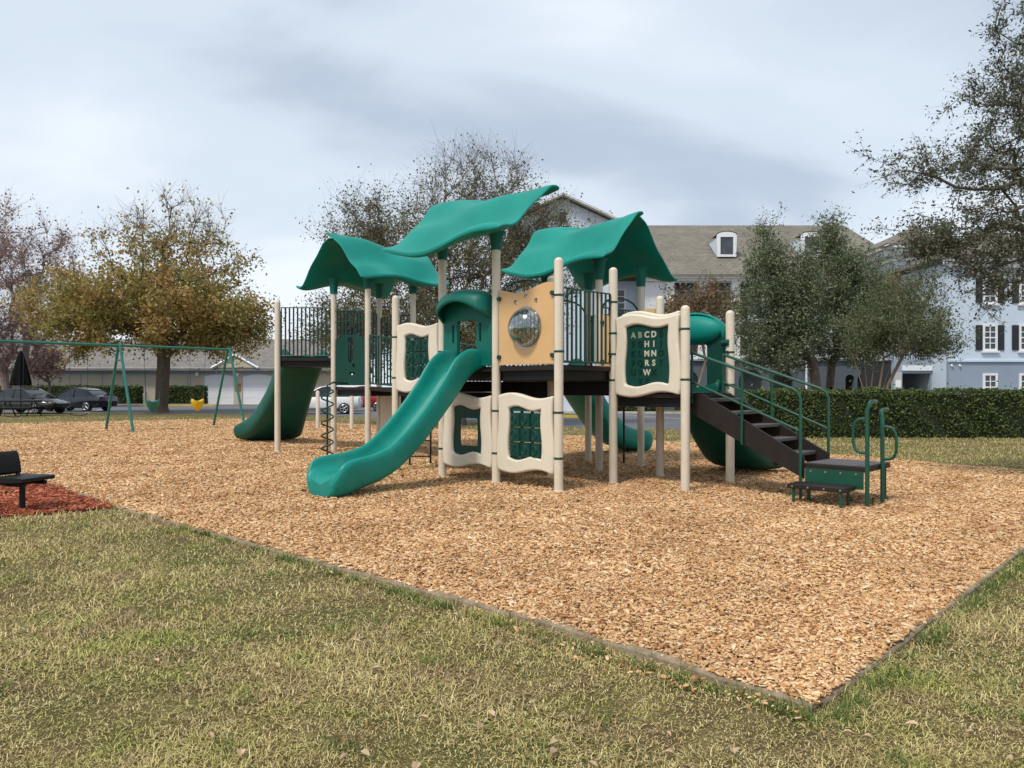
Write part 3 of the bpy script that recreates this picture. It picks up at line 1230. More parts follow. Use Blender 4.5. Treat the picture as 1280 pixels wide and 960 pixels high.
# sloping bridge between the left tower and the middle
BR0, BR1 = LP3, S(-3, 1)
BR2, BR3 = LPR, S(-3, 2)
barrier(BR0, BR1, 1.60, 2.66, 24, 'darkrail', 1.46, 2.3, r=.02)
barrier(BR2, BR3, 1.60, 2.66, 24, 'darkrail', 1.46, 2.3)
mb = MB()
mb.add([(BR0[0], BR0[1], 1.52), (BR1[0], BR1[1], 1.40), (BR3[0], BR3[1], 1.40), (BR2[0], BR2[1], 1.52)] +
       [(BR0[0], BR0[1], 1.45), (BR1[0], BR1[1], 1.33), (BR3[0], BR3[1], 1.33), (BR2[0], BR2[1], 1.45)],
       [(0, 1, 2, 3), (7, 6, 5, 4), (0, 1, 5, 4), (1, 2, 6, 5), (2, 3, 7, 6), (3, 0, 4, 7)])
mb.build('bridge_deck', M['deck'], PS, smooth=False)

# solid panel with cut-outs on the left tower
f = Fr(LP2, LP3)
mb = MB(f)
circ = lambda x, z, rad, n=10: [(x + rad * math.cos(2 * PI * k / n), z + rad * math.sin(2 * PI * k / n)) for k in range(n)]
mb.plate([(.09, 1.56), (f.L - .09, 1.56), (f.L - .09, 2.62), (f.L - .3, 2.66), (f.L - .34, 2.7), (.34, 2.7), (.3, 2.66), (.09, 2.62)],
         [rrect(f.L / 2 + .02, 2.36, .2, .56, .05), circ(f.L / 2 + .14, 2.0, .05), rrect(f.L / 2 + .08, 1.83, .2, .07, .02)], -.015, .015)
tag(mb.build('cutout_panel', M['hdpe'], PS, smooth=False), 'dark green board with cut out shapes on the left tower')
mb = MB(f)
mb.tube([(.08, 0, 3.28), (f.L - .08, 0, 3.2)], .02, 6)
mb.tube([(.08, 0, 3.02), (f.L - .08, 0, 3.02)], .016, 6)
for k in range(1, 8):
    mb.tube([(f.L * k / 8, 0, 2.68), (f.L * k / 8, 0, 3.2)], .010, 6)
mb.build('guard_rail', M['darkrail'], PS)
# low cream panel under the left tower
f = Fr(LP4, LPR)
mb = MB(f)
mb.plate(wave_outline(f.L * .55, 1.15, .18, .09, .03), [], -.04, .04)
mb.build('low_panel', M['cream'], PS, bevel=.015)


# arched hand rails at deck entries
def arch_rail(p0, p1, z0, z1, name='grab_rail'):
    f = Fr(p0, p1)
    mb = MB(f)
    pts = [(.09, 0, z0), (.09, 0, z1 - .25)]
    for k in range(9):
        a = PI - PI * k / 8
        pts.append((f.L / 2 + (f.L / 2 - .09) * math.cos(a), 0, z1 - .25 + .25 * math.sin(a)))
    pts += [(f.L - .09, 0, z1 - .25), (f.L - .09, 0, z0)]
    mb.tube(pts, .018, 8)
    return mb.build(name, M['darkrail'], PS)


arch_rail(S(-3, 1), S(-2, 1), 1.5, 3.15)
arch_rail(S(-2, 1), S(-1, 1), 1.9, 3.35)
arch_rail(S(-1, 2), S(-1, 3), 1.9, 3.15)
arch_rail(S(-2, 2), S(-2, 3), 1.9, 3.2)


# slides
def smooth_path(P, m=6):
    out = []
    n = len(P)
    for i in range(n - 1):
        p0, p1, p2, p3 = P[max(i - 1, 0)], P[i], P[i + 1], P[min(i + 2, n - 1)]
        for k in range(m):
            t = k / m
            out.append(tuple(.5 * ((2 * b) + (-a + c) * t + (2 * a - 5 * b + 4 * c - d) * t * t + (-a + 3 * b - 3 * c + d) * t ** 3)
                             for a, b, c, d in zip(p0, p1, p2, p3)))
    out.append(tuple(P[-1]))
    return out


def slide(start, direc, prof, w, mat, hump=False, curve=0.0):
    """prof: (distance, height, wall height, body depth, widening)"""
    d = Vector((direc[0], direc[1], 0)).normalized()
    side = Vector((-d.y, d.x, 0))
    P = smooth_path(prof, 6)
    secs = []
    for i, (dist, z, h, b, ww) in enumerate(P):
        a, c = P[max(i - 1, 0)], P[min(i + 1, len(P) - 1)]
        t = Vector((c[0] - a[0], c[1] - a[1])).normalized()
        nrm = Vector((-t.y, t.x))
        if nrm.y < 0:
            nrm = -nrm
        if dist > P[-1][0] - .34:
            bl = (dist - P[-1][0] + .34) / .34
            nrm = (nrm * (1 - bl) + Vector((0, 1)) * bl).normalized()
        W = w + ww
        half = [(W + .055, -b * .75), (W + .09, -.02), (W + .098, h * .55), (W + .092, h - .03), (W + .066, h + .012), (W + .03, h + .012),
                (W + .008, h - .025), (W - .004, h * .6), (W - .035, .07), (W - .10, .018), (W * .45, 0.0)]
        top = [(x, y) for x, y in half] + ([(.05, h * .55), (0, h * .62), (-.05, h * .55)] if hump else [(0, -.004)]) + [(-x, y) for x, y in reversed(half)]
        bot = [(-W * .72, -b), (0, -b - .006), (W * .72, -b)]
        sec = top + bot
        org = Vector((start[0], start[1], 0)) + d * dist + side * (curve * (dist ** 2))
        ring = []
        for x, y in sec:
            ring.append(org + side * x + d * (nrm.x * y) + Vector((0, 0, z + nrm.y * y)))
        secs.append(ring)
    mb = MB()
    n = len(secs[0])
    v = [tuple(p) for r in secs for p in r]
    fc = []
    for i in range(len(secs) - 1):
        for k in range(n):
            fc.append((i * n + k, i * n + (k + 1) % n, (i + 1) * n + (k + 1) % n, (i + 1) * n + k))
    for base in (0, (len(secs) - 1) * n):
        ctr = sum((Vector(v[base + k]) for k in range(n)), Vector()) / n
        v.append(tuple(ctr))
        fc += [(base + k, base + (k + 1) % n, len(v) - 1) for k in range(n)]
    mb.add(v, fc)
    o = mb.build('slide', M[mat], PS, angle=75)
    sb = o.modifiers.new('smooth', 'SUBSURF')
    sb.levels = sb.render_levels = 1
    return o


mid = lambda a, b: ((a[0] + b[0]) / 2, (a[1] + b[1]) / 2)
vdir = (V.x / S1, V.y / S1)
udir = (U.x / S1, U.y / S1)
PROF = [(-.10, 1.86, .10, .06, 0), (.08, 1.85, .26, .10, 0), (.30, 1.74, .30, .13, 0), (.62, 1.42, .27, .13, 0), (1.0, 1.04, .25, .13, 0), (1.38, .70, .25, .14, 0),
        (1.75, .46, .24, .16, 0), (2.1, .36, .23, .20, .02), (2.4, .335, .215, .24, .055), (2.60, .325, .20, .29, .085), (2.72, .31, .165, .29, .085), (2.80, .28, .11, .265, .06), (2.855, .24, .05, .22, .02), (2.88, .20, .015, .17, -.04)]
PROF = [(d_ * (.94 if d_ > .3 else 1), z_, h_, b_, w_) for d_, z_, h_, b_, w_ in PROF]
tag(slide(mid(S(-2, 0), S(-1, 0)), (-vdir[0], -vdir[1]), PROF, .25, 'slide'), 'bright teal slide coming straight down from the green hood at the front')
PROF2 = [(-.1, 1.46, .1, .06, 0), (.08, 1.44, .26, .1, 0), (.3, 1.32, .34, .16, 0), (.62, .98, .36, .2, .02), (1.0, .62, .34, .22, .05), (1.4, .36, .30, .22, .1), (1.75, .28, .26, .2, .12),
         (2.0, .27, .22, .2, .12), (2.12, .24, .16, .16, .1), (2.18, .2, .06, .1, .06)]
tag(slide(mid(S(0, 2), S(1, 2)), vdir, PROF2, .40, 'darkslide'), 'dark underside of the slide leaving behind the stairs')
PROF3 = [(d * 1.05, z, h, b, w_) for d, z, h, b, w_ in PROF]
tag(slide(S(-2.62, 3), vdir, PROF3, .30, 'slide', curve=0.0), 'green slide leaving the back of the roofed tower')
PROF4 = [(-.05, 2.22, .1, .06, 0), (.12, 2.2, .26, .1, 0), (.35, 2.08, .32, .14, 0), (.75, 1.74, .32, .16, .0), (1.2, 1.34, .30, .16, .02), (1.7, .94, .30, .17, .08), (2.2, .60, .28, .18, .16),
         (2.65, .40, .25, .22, .26), (3.0, .33, .20, .27, .36), (3.2, .31, .14, .26, .42), (3.3, .27, .06, .2, .40), (3.33, .22, .02, .14, .36)]
m4 = mid(LPB1, LPB2)
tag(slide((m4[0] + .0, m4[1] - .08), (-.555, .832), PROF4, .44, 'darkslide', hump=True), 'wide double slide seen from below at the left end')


# hood over the front slide and over the back slide
def hood(p0, p1, z0, H, flip=1):
    f = Fr(p0, p1)
    L = f.L
    a, b = .075, L - .075
    outer = [(a, z0), (a + .3, z0), (a + .3, z0 + .62), (b - .3, z0 + .62), (b - .3, z0), (b, z0)]
    N = 14
    top = []
    for i in range(N + 1):
        t = i / N
        top.append((b - (b - a) * t, z0 + H - .13 + .13 * math.sin(PI * t) ** .7))
    outer = [(a, z0), (b, z0)] + top
    hole = rrect(L / 2, z0 + .36, .46, .74, .05)
    slots = [rrect(L / 2 - .32, z0 + .52, .05, .3, .024, 3), rrect(L / 2 + .32, z0 + .52, .05, .3, .024, 3)]
    mb = MB(f)
    mb.plate(outer, [hole] + slots, -.03 * flip, .04 * flip)
    o = mb.build('slide_hood', M['hood'], PS, smooth=False, bevel=.01)
    # visor: a curved canopy leaning out over the slide
    vs = []
    K = 8
    for k in range(K + 1):
        e_ = k / K
        for i in range(N + 1):
            t = i / N
            s = a + (b - a) * t
            arch = math.sin(PI * t) ** .6
            n_ = (.04 + .28 * math.sin(e_ * PI / 2) * arch ** .35)
            z_ = z0 + H - .13 + .13 * arch - e_ ** 2 * (.20 + .16 * (1 - arch))
            vs.append((s, n_ * flip, z_))
    fc = []
    for k in range(K):
        for i in range(N):
            fc.append((k * (N + 1) + i, k * (N + 1) + i + 1, (k + 1) * (N + 1) + i + 1, (k + 1) * (N + 1) + i))
    m2 = MB(f)
    m2.add(vs, fc)
    q = m2.build('hood_visor', M['hood'], o, angle=80)
    sm = q.modifiers.new('shell', 'SOLIDIFY')
    sm.thickness = .04
    sm.offset = 0
    return o


tag(hood(S(-2, 0), S(-1, 0), 1.85, 1.20), 'green hood with an opening above the front slide')


# back-slide hood: half barrel of bright teal between two green uprights
f = Fr(S(0, 2), S(1, 2))
mb = MB(f)
N = 16
arc_ = lambda rx, z0, h_: [(f.L / 2 + rx * math.cos(PI * k / N), z0 + h_ * math.sin(PI * k / N) ** .6) for k in range(N + 1)]
mb.plate([(.085, 1.46), (f.L - .085, 1.46)] + arc_(f.L / 2 - .085, 2.2, .44), [rrect(f.L / 2, 1.84, .5, .72, .06)], -.05, .02)
ho = mb.build('slide_hood', M['hdpe'], PS, smooth=False, bevel=.008)
mb = MB(f)
vs, fc = [], []
for k in range(6):
    e_ = k / 5 * PI / 2 * .98
    vs += [(f.L / 2 + (f.L / 2 - .10) * math.cos(e_) * math.cos(2 * PI * i / 24), .022 + .16 * math.sin(e_), 2.42 + .235 * math.cos(e_) * math.sin(2 * PI * i / 24)) for i in range(24)]
fc = [(k * 24 + i, k * 24 + (i + 1) % 24, (k + 1) * 24 + (i + 1) % 24, (k + 1) * 24 + i) for k in range(5) for i in range(24)] + [tuple(120 + i for i in range(24)), tuple(range(24))[::-1]]
mb.add(vs, fc)
mb.build('lit_hood_bulge', M['teal'], ho, angle=70)  # bright teal bulge added in place of daylight passing through the visor
mb = MB(f)
K, N = 12, 12
vs = []
for k in range(K + 1):
    y = -.5 + .56 * k / K
    sc = 1 - .5 * ((K - k) / K) ** 2
    for i in range(N + 1):
        a = PI * i / N
        vs.append((f.L / 2 - (f.L / 2 - .08) * math.cos(a) * (sc * .3 + .7), y, 2.2 + .50 * sc * math.sin(a) ** .6))
mb.add(vs, [(k * (N + 1) + i, k * (N + 1) + i + 1, (k + 1) * (N + 1) + i + 1, (k + 1) * (N + 1) + i) for k in range(K) for i in range(N)])
q = mb.build('hood_visor', M['teal'], ho, angle=80)
sm = q.modifiers.new('shell', 'SOLIDIFY')
sm.thickness = .035
mb = MB(f)
mb.tube([(f.L - .1, .06, 2.2), (f.L + .02, .06, 2.2)], .05, 10)
mb.build('bracket', M['darkrail'], ho)


# roofs
def roof_panel(c, rd, dd, La, Lb, W, zr, ze, tip=.2, ph=0.0, name='roof_panel', sc=.11, tipl=.03, dn=0.0):
    rd = Vector((rd[0], rd[1], 0)).normalized()
    dd = Vector((dd[0], dd[1], 0)).normalized()
    ns, nt = 28, 16
    top, bot = [], []
    for i in range(ns + 1):
        for j in range(nt + 1):
            t = j / nt
            la = La + tipl * (1 - t) ** 2 - .06 * math.sin(PI * t)
            lb = Lb + tip * (1 - t) ** 2.2 - .05 * math.sin(PI * t)
            s = -la + (la + lb) * i / ns
            sn = i / ns
            z = zr - (zr - ze) * (t - sc * math.sin(2 * PI * t))
            z += .066 * math.sin(2 * PI * (1.5 * t + 1.0 * sn) + ph) * (1 - .4 * t)
            z += .055 * math.sin(2 * PI * (1.15 * sn + .25 * t) + ph) * (.3 + .7 * t)
            z += .04 * math.sin(2 * PI * (2.1 * t - .9 * sn) + ph * 2) * min(1, 5 * t) - dn * sn ** 2 * (1 - t)
            p = Vector((c[0], c[1], 0)) + rd * s + dd * (W * t + .02)
            th = .085 * min(1, .55 + 6 * min(sn, 1 - sn, (1 - t) + .12, t + .1))
            top.append((p.x, p.y, z))
            bot.append((p.x, p.y, z - th))
    m = (ns + 1) * (nt + 1)
    fc = []
    for i in range(ns):
        for j in range(nt):
            a = i * (nt + 1) + j
            q_ = (a, a + 1, a + nt + 2, a + nt + 1)
            fc.append(q_)
            fc.append(tuple(m + k for k in reversed(q_)))
    rim = [i * (nt + 1) for i in range(ns + 1)] + [ns * (nt + 1) + j for j in range(1, nt + 1)] + \
          [i * (nt + 1) + nt for i in range(ns - 1, -1, -1)] + [j for j in range(nt - 1, 0, -1)]
    for k in range(len(rim)):
        a, b = rim[k], rim[(k + 1) % len(rim)]
        fc.append((a, b, m + b, m + a))
    mb = MB()
    mb.add(top + bot, fc)
    o = mb.build(name, M['teal'], PS, angle=80)
    sb = o.modifiers.new('smooth', 'SUBSURF')
    sb.levels = sb.render_levels = 1
    return o


def sleeve(xy, z0, z1, parent):
    mb = MB()
    mb.lathe([(.082, z0), (.085, z0 + .06), (.09, z0 + .1), (.105, z1 - .08), (.15, z1)], 16, (xy[0], xy[1], 0))
    return mb.build('roof_sleeve', M['hood'], parent)


# right roof: ridge along u
cR = S(-1.5, 2.5)
ra = roof_panel(cR, udir, (-vdir[0], -vdir[1]), 1.38, 1.14, 1.12, 4.60, 3.70, .05, .4)
tag(ra, 'teal wavy roof half on the right tower facing the lawn')
rb = roof_panel(cR, udir, vdir, 1.38, 1.02, 1.34, 4.57, 3.74, .02, 2.0, sc=.19)
tag(rb, 'teal wavy roof half on the right tower seen from below')
for k, (i, j) in enumerate(((-2, 2), (-1, 2), (-2, 3), (-1, 3))):
    sleeve(S(i, j), 3.42, 3.80, ra if j == 2 else rb)
# middle roof: single leaning leaf over the front slide
cM = S(-1.5, .42)
rm = roof_panel(cM, udir, (-vdir[0], -vdir[1]), 1.35, 1.46, 1.25, 4.66, 3.74, .06, .4, dn=.17)
tag(rm, 'single teal wavy roof leaf above the front slide')
sleeve(S(-2, 0), 3.62, 3.90, rm)
sleeve(S(-1, 0), 3.62, 3.90, rm)
# left roof: ridge along v
cL = mid(LP2, LPR)
rl = roof_panel(cL, (-vdir[0], -vdir[1]), udir, 1.38, 1.12, 1.1, 4.86, 3.95, .2, 1.2)
tag(rl, 'teal wavy roof half on the left tower facing right')
rk = roof_panel(cL, (-vdir[0], -vdir[1]), (-udir[0], -udir[1]), 1.38, 1.2, 1.42, 4.80, 3.98, .0, 2.6, sc=.19)
tag(rk, 'teal wavy roof half on the left tower seen from below')
for p, q in ((LP2, rk), (LP4, rk), (LP3, rl), (LPR, rl)):
    sleeve(p, 3.68, 4.03, q)

# stairs with hand rails, leaving the right end
SD = Vector((udir[0], udir[1]))
SV = Vector((vdir[0], vdir[1]))
e0 = Vector(S(1, 1.2))
nst = 5
run, drop = 0.262, (D2 - .53) / 5.0
w_st = .80
fS = Fr((e0.x, e0.y), (e0.x + SD.x, e0.y + SD.y))     # s along the flight, n towards the viewer's left (so -n is across)
LS = 5.6 * run
for n_, nm in ((0.0, 'near'), (-w_st, 'far')):
    mb = MB(fS)
    mb.plate([(-.05, D2 - .30), (-.05, D2 - .01), (.12, D2 - .01), (LS + .15, .60), (LS + .15, .32)], [], n_ - .02, n_ + .02)
    mb.build('stair_stringer', M['deck'], PS, smooth=False, bevel=.004)
for k in range(5):
    mb = MB(fS)
    s = run * (k + .8) + .05
    z = D2 - drop * (k + .75) + .035
    mb.box((s, -w_st / 2, z), (.28, w_st - .05, .045))
    o = mb.build('stair_tread', M['tread'], PS, smooth=False, bevel=.006)
    mr = MB(fS)
    mr.box((s - .12, -w_st / 2, z - drop / 2 - .0), (.015, w_st - .05, drop - .06))
    mr.build('stair_riser', M['deck'], o, smooth=False)


def hand_rail(n_):
    mb = MB(fS)
    x0, x1 = -.02, LS + .12
    za, zb = D2 + .58, .53 + .93
    mb.tube([(x0, n_, za), (x1 - .10, n_, zb + .03), (x1 - .03, n_, zb - .02), (x1, n_, zb - .1), (x1, n_, .03)], .021, 8)
    mb.tube([(x0, n_, za - .42), (x1, n_, zb - .52)], .017, 8)
    xm = LS * .52
    mb.tube([(xm, n_, za + (zb - za) * .52), (xm, n_, za - 1.0 + (zb - za) * .52)], .02, 8)
    mb.tube([(x0 + .0, n_, za), (x0, n_, D2 - .15)], .02, 8)
    return mb.build('hand_rail', M['rail'], PS)


hand_rail(.045)
hand_rail(-w_st - .045)
# transfer platform at the bottom
pS = LS + .14
PLW, PLD = .78, .62
mb = MB(fS)
mb.box((pS + PLW / 2, -.02 - .42, .49), (PLW, .86, .07))
pf = mb.build('step_platform', M['deck'], PS, smooth=False, bevel=.01)
mb = MB(fS)
mb.box((pS + PLW / 2, -.44, .5285), (PLW - .03, .83, .003))
mb.build('platform_mat', M['tread'], pf, smooth=False)
mb = MB(fS)
mb.box((pS + PLW / 2, .0, .355), (PLW - .05, .02, .22))
mb.build('platform_skirt', M['rail'], pf, smooth=False)
mb = MB(fS)
for k in range(4):
    mb = MB(fS)
    mb.tube([(pS + .1 + k * .19, .01, .43), (pS + .1 + k * .19, .018, .43)], .012, 8)
    mb.build('bolt_head', M['steel'], pf)
mb = MB(fS)
for s, n_ in ((pS + .05, -.05), (pS + PLW - .05, -.8)):
    mb = MB(fS)
    mb.tube([(s, n_, 0), (s, n_, .46)], .024, 8)
    mb.build('platform_leg', M['rail'], pf)
mb = MB(fS)
mb.box((pS + .32, .22, .262), (.72, .36, .06))
st = mb.build('low_step', M['deck'], PS, smooth=False, bevel=.01)
mb = MB(fS)
for s, n_ in ((pS + .03, .36), (pS + .62, .36), (pS + .10, .08), (pS + .6, .08)):
    mb = MB(fS)
    mb.tube([(s, n_, 0), (s, n_, .235)], .021, 8)
    mb.build('step_leg', M['rail'], st)
mb = MB(fS)
for k in range(4):
    mb = MB(fS)
    mb.tube([(pS + .03 + k * .2, .401, .262), (pS + .03 + k * .2, .406, .262)], .012, 8)
    mb.build('bolt_head', M['steel'], st)


def grip_post(s, n_, top, tip):
    mb = MB(fS)
    mb.tube([(s, n_, 0), (s, n_, top - .1), (s + tip * .02, n_ - .02, top - .03), (s + tip * .02, n_ - .09, top), (s + tip * .02, n_ - .24, top)], .027, 8)
    sg = -1 if tip > 0 else 1
    pts = []
    for k in range(11):
        a = PI / 2 + PI * k / 10
        pts.append((s + sg * (.02 + .15 * abs(math.cos(a)) ** .6), n_, top - .42 + .21 * math.copysign(abs(math.sin(a)) ** .7, math.sin(a))))
    mb.tube([(s, n_, top - .21)] + pts + [(s, n_, top - .63)], .019, 8)
    return mb.build('grip_post', M['rail'], PS)


grip_post(pS + PLW + .02, .0, 1.33, 1)
grip_post(pS + PLW + .02, -.52, 1.22, -1)

# spiral climber, pole, ladder
cx, cy = -3.98, 16.55
mb = MB()
mb.tube([(cx, cy, 0), (cx, cy, 1.55), (cx + .1, cy + .1, 1.62), (cx + .3, cy + .6, 1.6)], .022, 8)
mb.tube([(cx + .125 * math.cos(2 * PI * t * 5.2), cy + .125 * math.sin(2 * PI * t * 5.2), .05 + 1.42 * t) for t in [k / 110 for k in range(111)]], .017, 6)
tag(mb.build('spiral_climber', M['darkrail'], PS), 'dark green spiral climbing pole at the left tower')
mb = MB()
p = S(-.35, 2.55)
mb.tube([(2.17, 14.9, 0), (2.17, 14.9, 1.9), (2.05, 14.9, 2.1), (p[0], p[1], 2.1)], .02, 8)
mb.build('slide_pole', M['black'], PS)
a, b = at(512, 480, 14.6), at(538, 480, 14.6)
mb = MB()
mb.tube([(a.x, 14.6, 0), (a.x, 14.75, 1.42)], .02, 6)
mb.tube([(b.x, 14.6, 0), (b.x, 14.75, 1.42)], .02, 6)
for z in (.2, .5, .8, 1.1):
    mb.tube([(a.x, 14.6 + z * .1, z), (b.x, 14.6 + z * .1, z)], .016, 6)
mb.build('rung_ladder', M['black'], PS)
# step ladder between the decks at the right, all black rungs
f = Fr(S(-.1, 2.0), S(.55, 2.0))
mb = MB(f)
for s in (.1, .62):
    mb.tube([(s, 0, 0.02), (s, 0, 1.6)], .02, 6)
for k in range(5):
    mb.tube([(.1, 0, .3 + .26 * k), (.62, 0, .3 + .26 * k)], .016, 6)
#mb.build('rung_ladder', M['black'], PS)

# freestanding bar behind the left tower
mb_r = tag(empty('turning_bar', (-6.4, 27.6, 0)), 'pair of short beige posts with a bar behind the left tower', 'play bar')
for x in (-6.98, -5.76):
    mb = MB()
    mb.lathe([(.07, 0), (.07, 1.34), (.05, 1.39), (.01, 1.41)], 12, (x, 27.6, 0))
    mb.build('post', M['post'], mb_r)
mb = MB()
mb.tube([(-6.98, 27.6, 1.2), (-5.76, 27.6, 1.2)], .02, 8)
mb.build('bar', M['darkrail'], mb_r)

# ------------------------------------------------------------------ swing set
SWH = 2.95
A2 = Vector((-13.4, 26.2))
vb = Vector((.70, .714)).normalized()
ub = Vector((.714, -.70)).normalized()
A3 = A2 + vb * 3.88
A1 = A2 - vb * 4.3
SW = tag(empty('swing_set', (A2.x, A2.y, 0)), 'tall green metal swing frame at the far left of the wood chips', 'swing set')
mb = MB()
mb.tube([(A1.x, A1.y, SWH), (A2.x, A2.y, SWH)], .045, 10)
mb.tube([(A2.x, A2.y, SWH), (A3.x, A3.y, SWH)], .045, 10)
mb.build('top_bar', M['swing'], SW)
for A in (A1, A2, A3):
    for sg in (-1, 1):
        q = A + ub * 1.32 * sg
        mb = MB()
        mb.tube([(A.x + ub.x * .06 * sg, A.y + ub.y * .06 * sg, SWH + .02), (q.x, q.y, 0)], .045, 10)
        mb.build('leg', M['swing'], SW)
    mb = MB()
    a, b = A + ub * .26, A - ub * .26
    mb.tube([(a.x, a.y, SWH - .5), (b.x, b.y, SWH - .5)], .028, 8)
    mb.build('brace', M['swing'], SW)
    mb = MB()
    mb.tube([(A.x - vb.x * .07, A.y - vb.y * .07, SWH), (A.x + vb.x * .07, A.y + vb.y * .07, SWH)], .065, 10)
    mb.build('fitting', M['swing'], SW)


def chain(mb, a, b):
    mb.tube([a, b], .007, 5)


def bucket_swing(px, mat, label):
    t0 = [k / 400 * 4 for k in range(400)]
    best = min(t0, key=lambda t: abs(640 + 960 * (A2 + vb * t).x / (A2 + vb * t).y - px))
    c = A2 + vb * best
    root = tag(empty('bucket_swing', (c.x, c.y, .6)), label, 'swing', 'toddler bucket swings')
    f = Fr((c.x, c.y), (c.x + vb.x, c.y + vb.y))
    mb = MB(f)
    # shell: open tub with leg holes suggested by the narrow bottom
    K, N = 7, 18
    vs = []
    for k in range(K + 1):
        t = k / K
        r = .055 + .155 * math.sin(t * PI / 2) ** .8
        for i in range(N):
            a = 2 * PI * i / N
            zz = .66 + .40 * t + (.05 * math.cos(2 * a) if k == K else 0)
            vs.append((r * math.cos(a) * 1.1, r * math.sin(a) * .85, zz))
    fc = [(k * N + i, k * N + (i + 1) % N, (k + 1) * N + (i + 1) % N, (k + 1) * N + i) for k in range(K) for i in range(N)]
    fc.append(tuple(range(N))[::-1])
    mb.add(vs, fc)
    o = mb.build('seat', mat, root, angle=70)
    sm = o.modifiers.new('shell', 'SOLIDIFY')
    sm.thickness = .02
    for sg in (-1, 1):
        m2 = MB(f)
        chain(m2, (sg * .23, 0, 1.06), (sg * .30, 0, SWH))
        for q in (-.13, .13):
            chain(m2, (sg * .16, q, 1.03), (sg * .23, 0, 1.38))
        m2.build('chain', M['darkrail'], root)


bucket_swing(191, M['swing'], 'green toddler bucket swing hanging near the tree trunk')
bucket_swing(247, M['yellow'], 'yellow toddler bucket swing on the right bay of the frame')


def belt_swing(t, label):
    c = A2 - vb * t
    root = tag(empty('belt_swing', (c.x, c.y, .5)), label, 'swing', 'belt swings')
    f = Fr((c.x, c.y), (c.x + vb.x, c.y + vb.y))
    mb = MB(f)
    vs = []
    for k in range(9):
        s = -.24 + .48 * k / 8
        z = .60 + .05 * (s / .24) ** 2
        vs += [(s, -.08, z), (s, .08, z), (s, .08, z - .02), (s, -.08, z - .02)]
    fc = []
    for k in range(8):
        for j in range(4):
            fc.append((k * 4 + j, k * 4 + (j + 1) % 4, (k + 1) * 4 + (j + 1) % 4, (k + 1) * 4 + j))
    fc += [(0, 1, 2, 3), (35, 34, 33, 32)]
    mb.add(vs, fc)
    mb.build('seat', M['black'], root)
    for sg in (-1, 1):
        m2 = MB(f)
        chain(m2, (sg * .24, 0, .64), (sg * .28, 0, SWH))
        m2.build('chain', M['darkrail'], root)


belt_swing(1.25, 'black belt swing hanging in front of the dark sedan')
belt_swing(3.1, 'black belt swing at the left edge beside the closed umbrella')

# ------------------------------------------------------------------ park seat on its pedestal
sx, sy = -5.93, 9.3
class SeatFr(Fr):
    def __call__(self, s, n, z):
        return super().__call__(s * .84, n, z)


fs = SeatFr((sx, sy), ang=R(-13))
ST = tag(empty('park_seat', (sx, sy, 0)), 'single black park seat on a round pedestal in the red mulch', 'seat')
mb = MB(fs)
mb.lathe([(.1, 0), (.1, .02), (.036, .025), (.036, .36)], 14)
mb.build('pedestal', M['black'], ST)
mb = MB(fs)
seat = [(-.25, .437), (-.1, .432), (.1, .436), (.26, .436), (.29, .425), (.29, .385), (.1, .375), (-.1, .372), (-.25, .38)]
mb.plate(seat, [], -.24, .24)
mb.build('seat', M['black'], ST, bevel=.015, smooth=True)
mb = MB(fs)
mb.plate([(-.235, .47), (-.255, .58), (-.29, .69), (-.32, .73), (-.345, .72), (-.335, .68), (-.30, .56), (-.28, .46), (-.26, .44)], [], -.19, .19)
mb.build('backrest', M['black'], ST, bevel=.03, seg=3)
mb = MB(fs)
for n_ in (-.15, .15):
    mb.tube([(-.29, n_, .62), (-.285, n_, .50), (-.25, n_, .42), (-.18, n_, .362), (-.05, n_, .348), (.23, n_, .348)], .026, 8)
mb.tube([(0, -.15, .355), (0, .15, .355)], .03, 8)
mb.build('support_arm', M['black'], ST)

# ------------------------------------------------------------------ picnic table and closed umbrella
px_, py_ = at(26, 519, 41).x, 41.0
PT = tag(empty('picnic_table', (px_, py_, 0)), 'dark round edged picnic table with attached benches under the closed umbrella', 'picnic table')
mb = MB()
mb.box((px_, py_, .80), (1.9, .8, .09))
mb.build('tabletop', M['black'], PT, smooth=False, bevel=.02)
for d in (-.72, .72):
    mb = MB()
    mb.box((px_, py_ + d, .45), (1.9, .3, .07))
    mb.build('bench', M['black'], PT, smooth=False, bevel=.02)
for d in (-.7, .7):
    mb = MB()
    mb.tube([(px_ + d, py_ - .65, 0), (px_ + d, py_ - .15, .73)], .035, 6)
    mb.tube([(px_ + d, py_ + .65, 0), (px_ + d, py_ + .15, .73)], .035, 6)
    mb.tube([(px_ + d, py_ - .8, .40), (px_ + d, py_ + .8, .40)], .03, 6)
    mb.build('leg', M['black'], PT)
UM = tag(empty('patio_umbrella', (px_, py_, 0)), 'closed black patio umbrella standing through the picnic table', 'umbrella')
mb = MB()
mb.tube([(px_, py_, .0), (px_, py_, 3.35)], .025, 8)
mb.build('pole', M['black'], UM)
mb = MB()
N = 24
prof = [(.44, 1.66), (.42, 1.9), (.34, 2.3), (.25, 2.75), (.16, 3.15), (.07, 3.42), (.02, 3.5)]
vs = []
for r, z in prof:
    for k in range(N):
        a = 2 * PI * k / N
        rr = r * (1 + .16 * math.cos(8 * a + z))
        vs.append((px_ + rr * math.cos(a), py_ + rr * math.sin(a), z + (.06 * math.cos(8 * a) if z < 1.7 else 0)))
mb.add(vs, [(i * N + k, i * N + (k + 1) % N, (i + 1) * N + (k + 1) % N, (i + 1) * N + k) for i in range(len(prof) - 1) for k in range(N)] + [tuple((len(prof) - 1) * N + k for k in range(N))])
mb.build('canopy', M['canvas'], UM, angle=60)


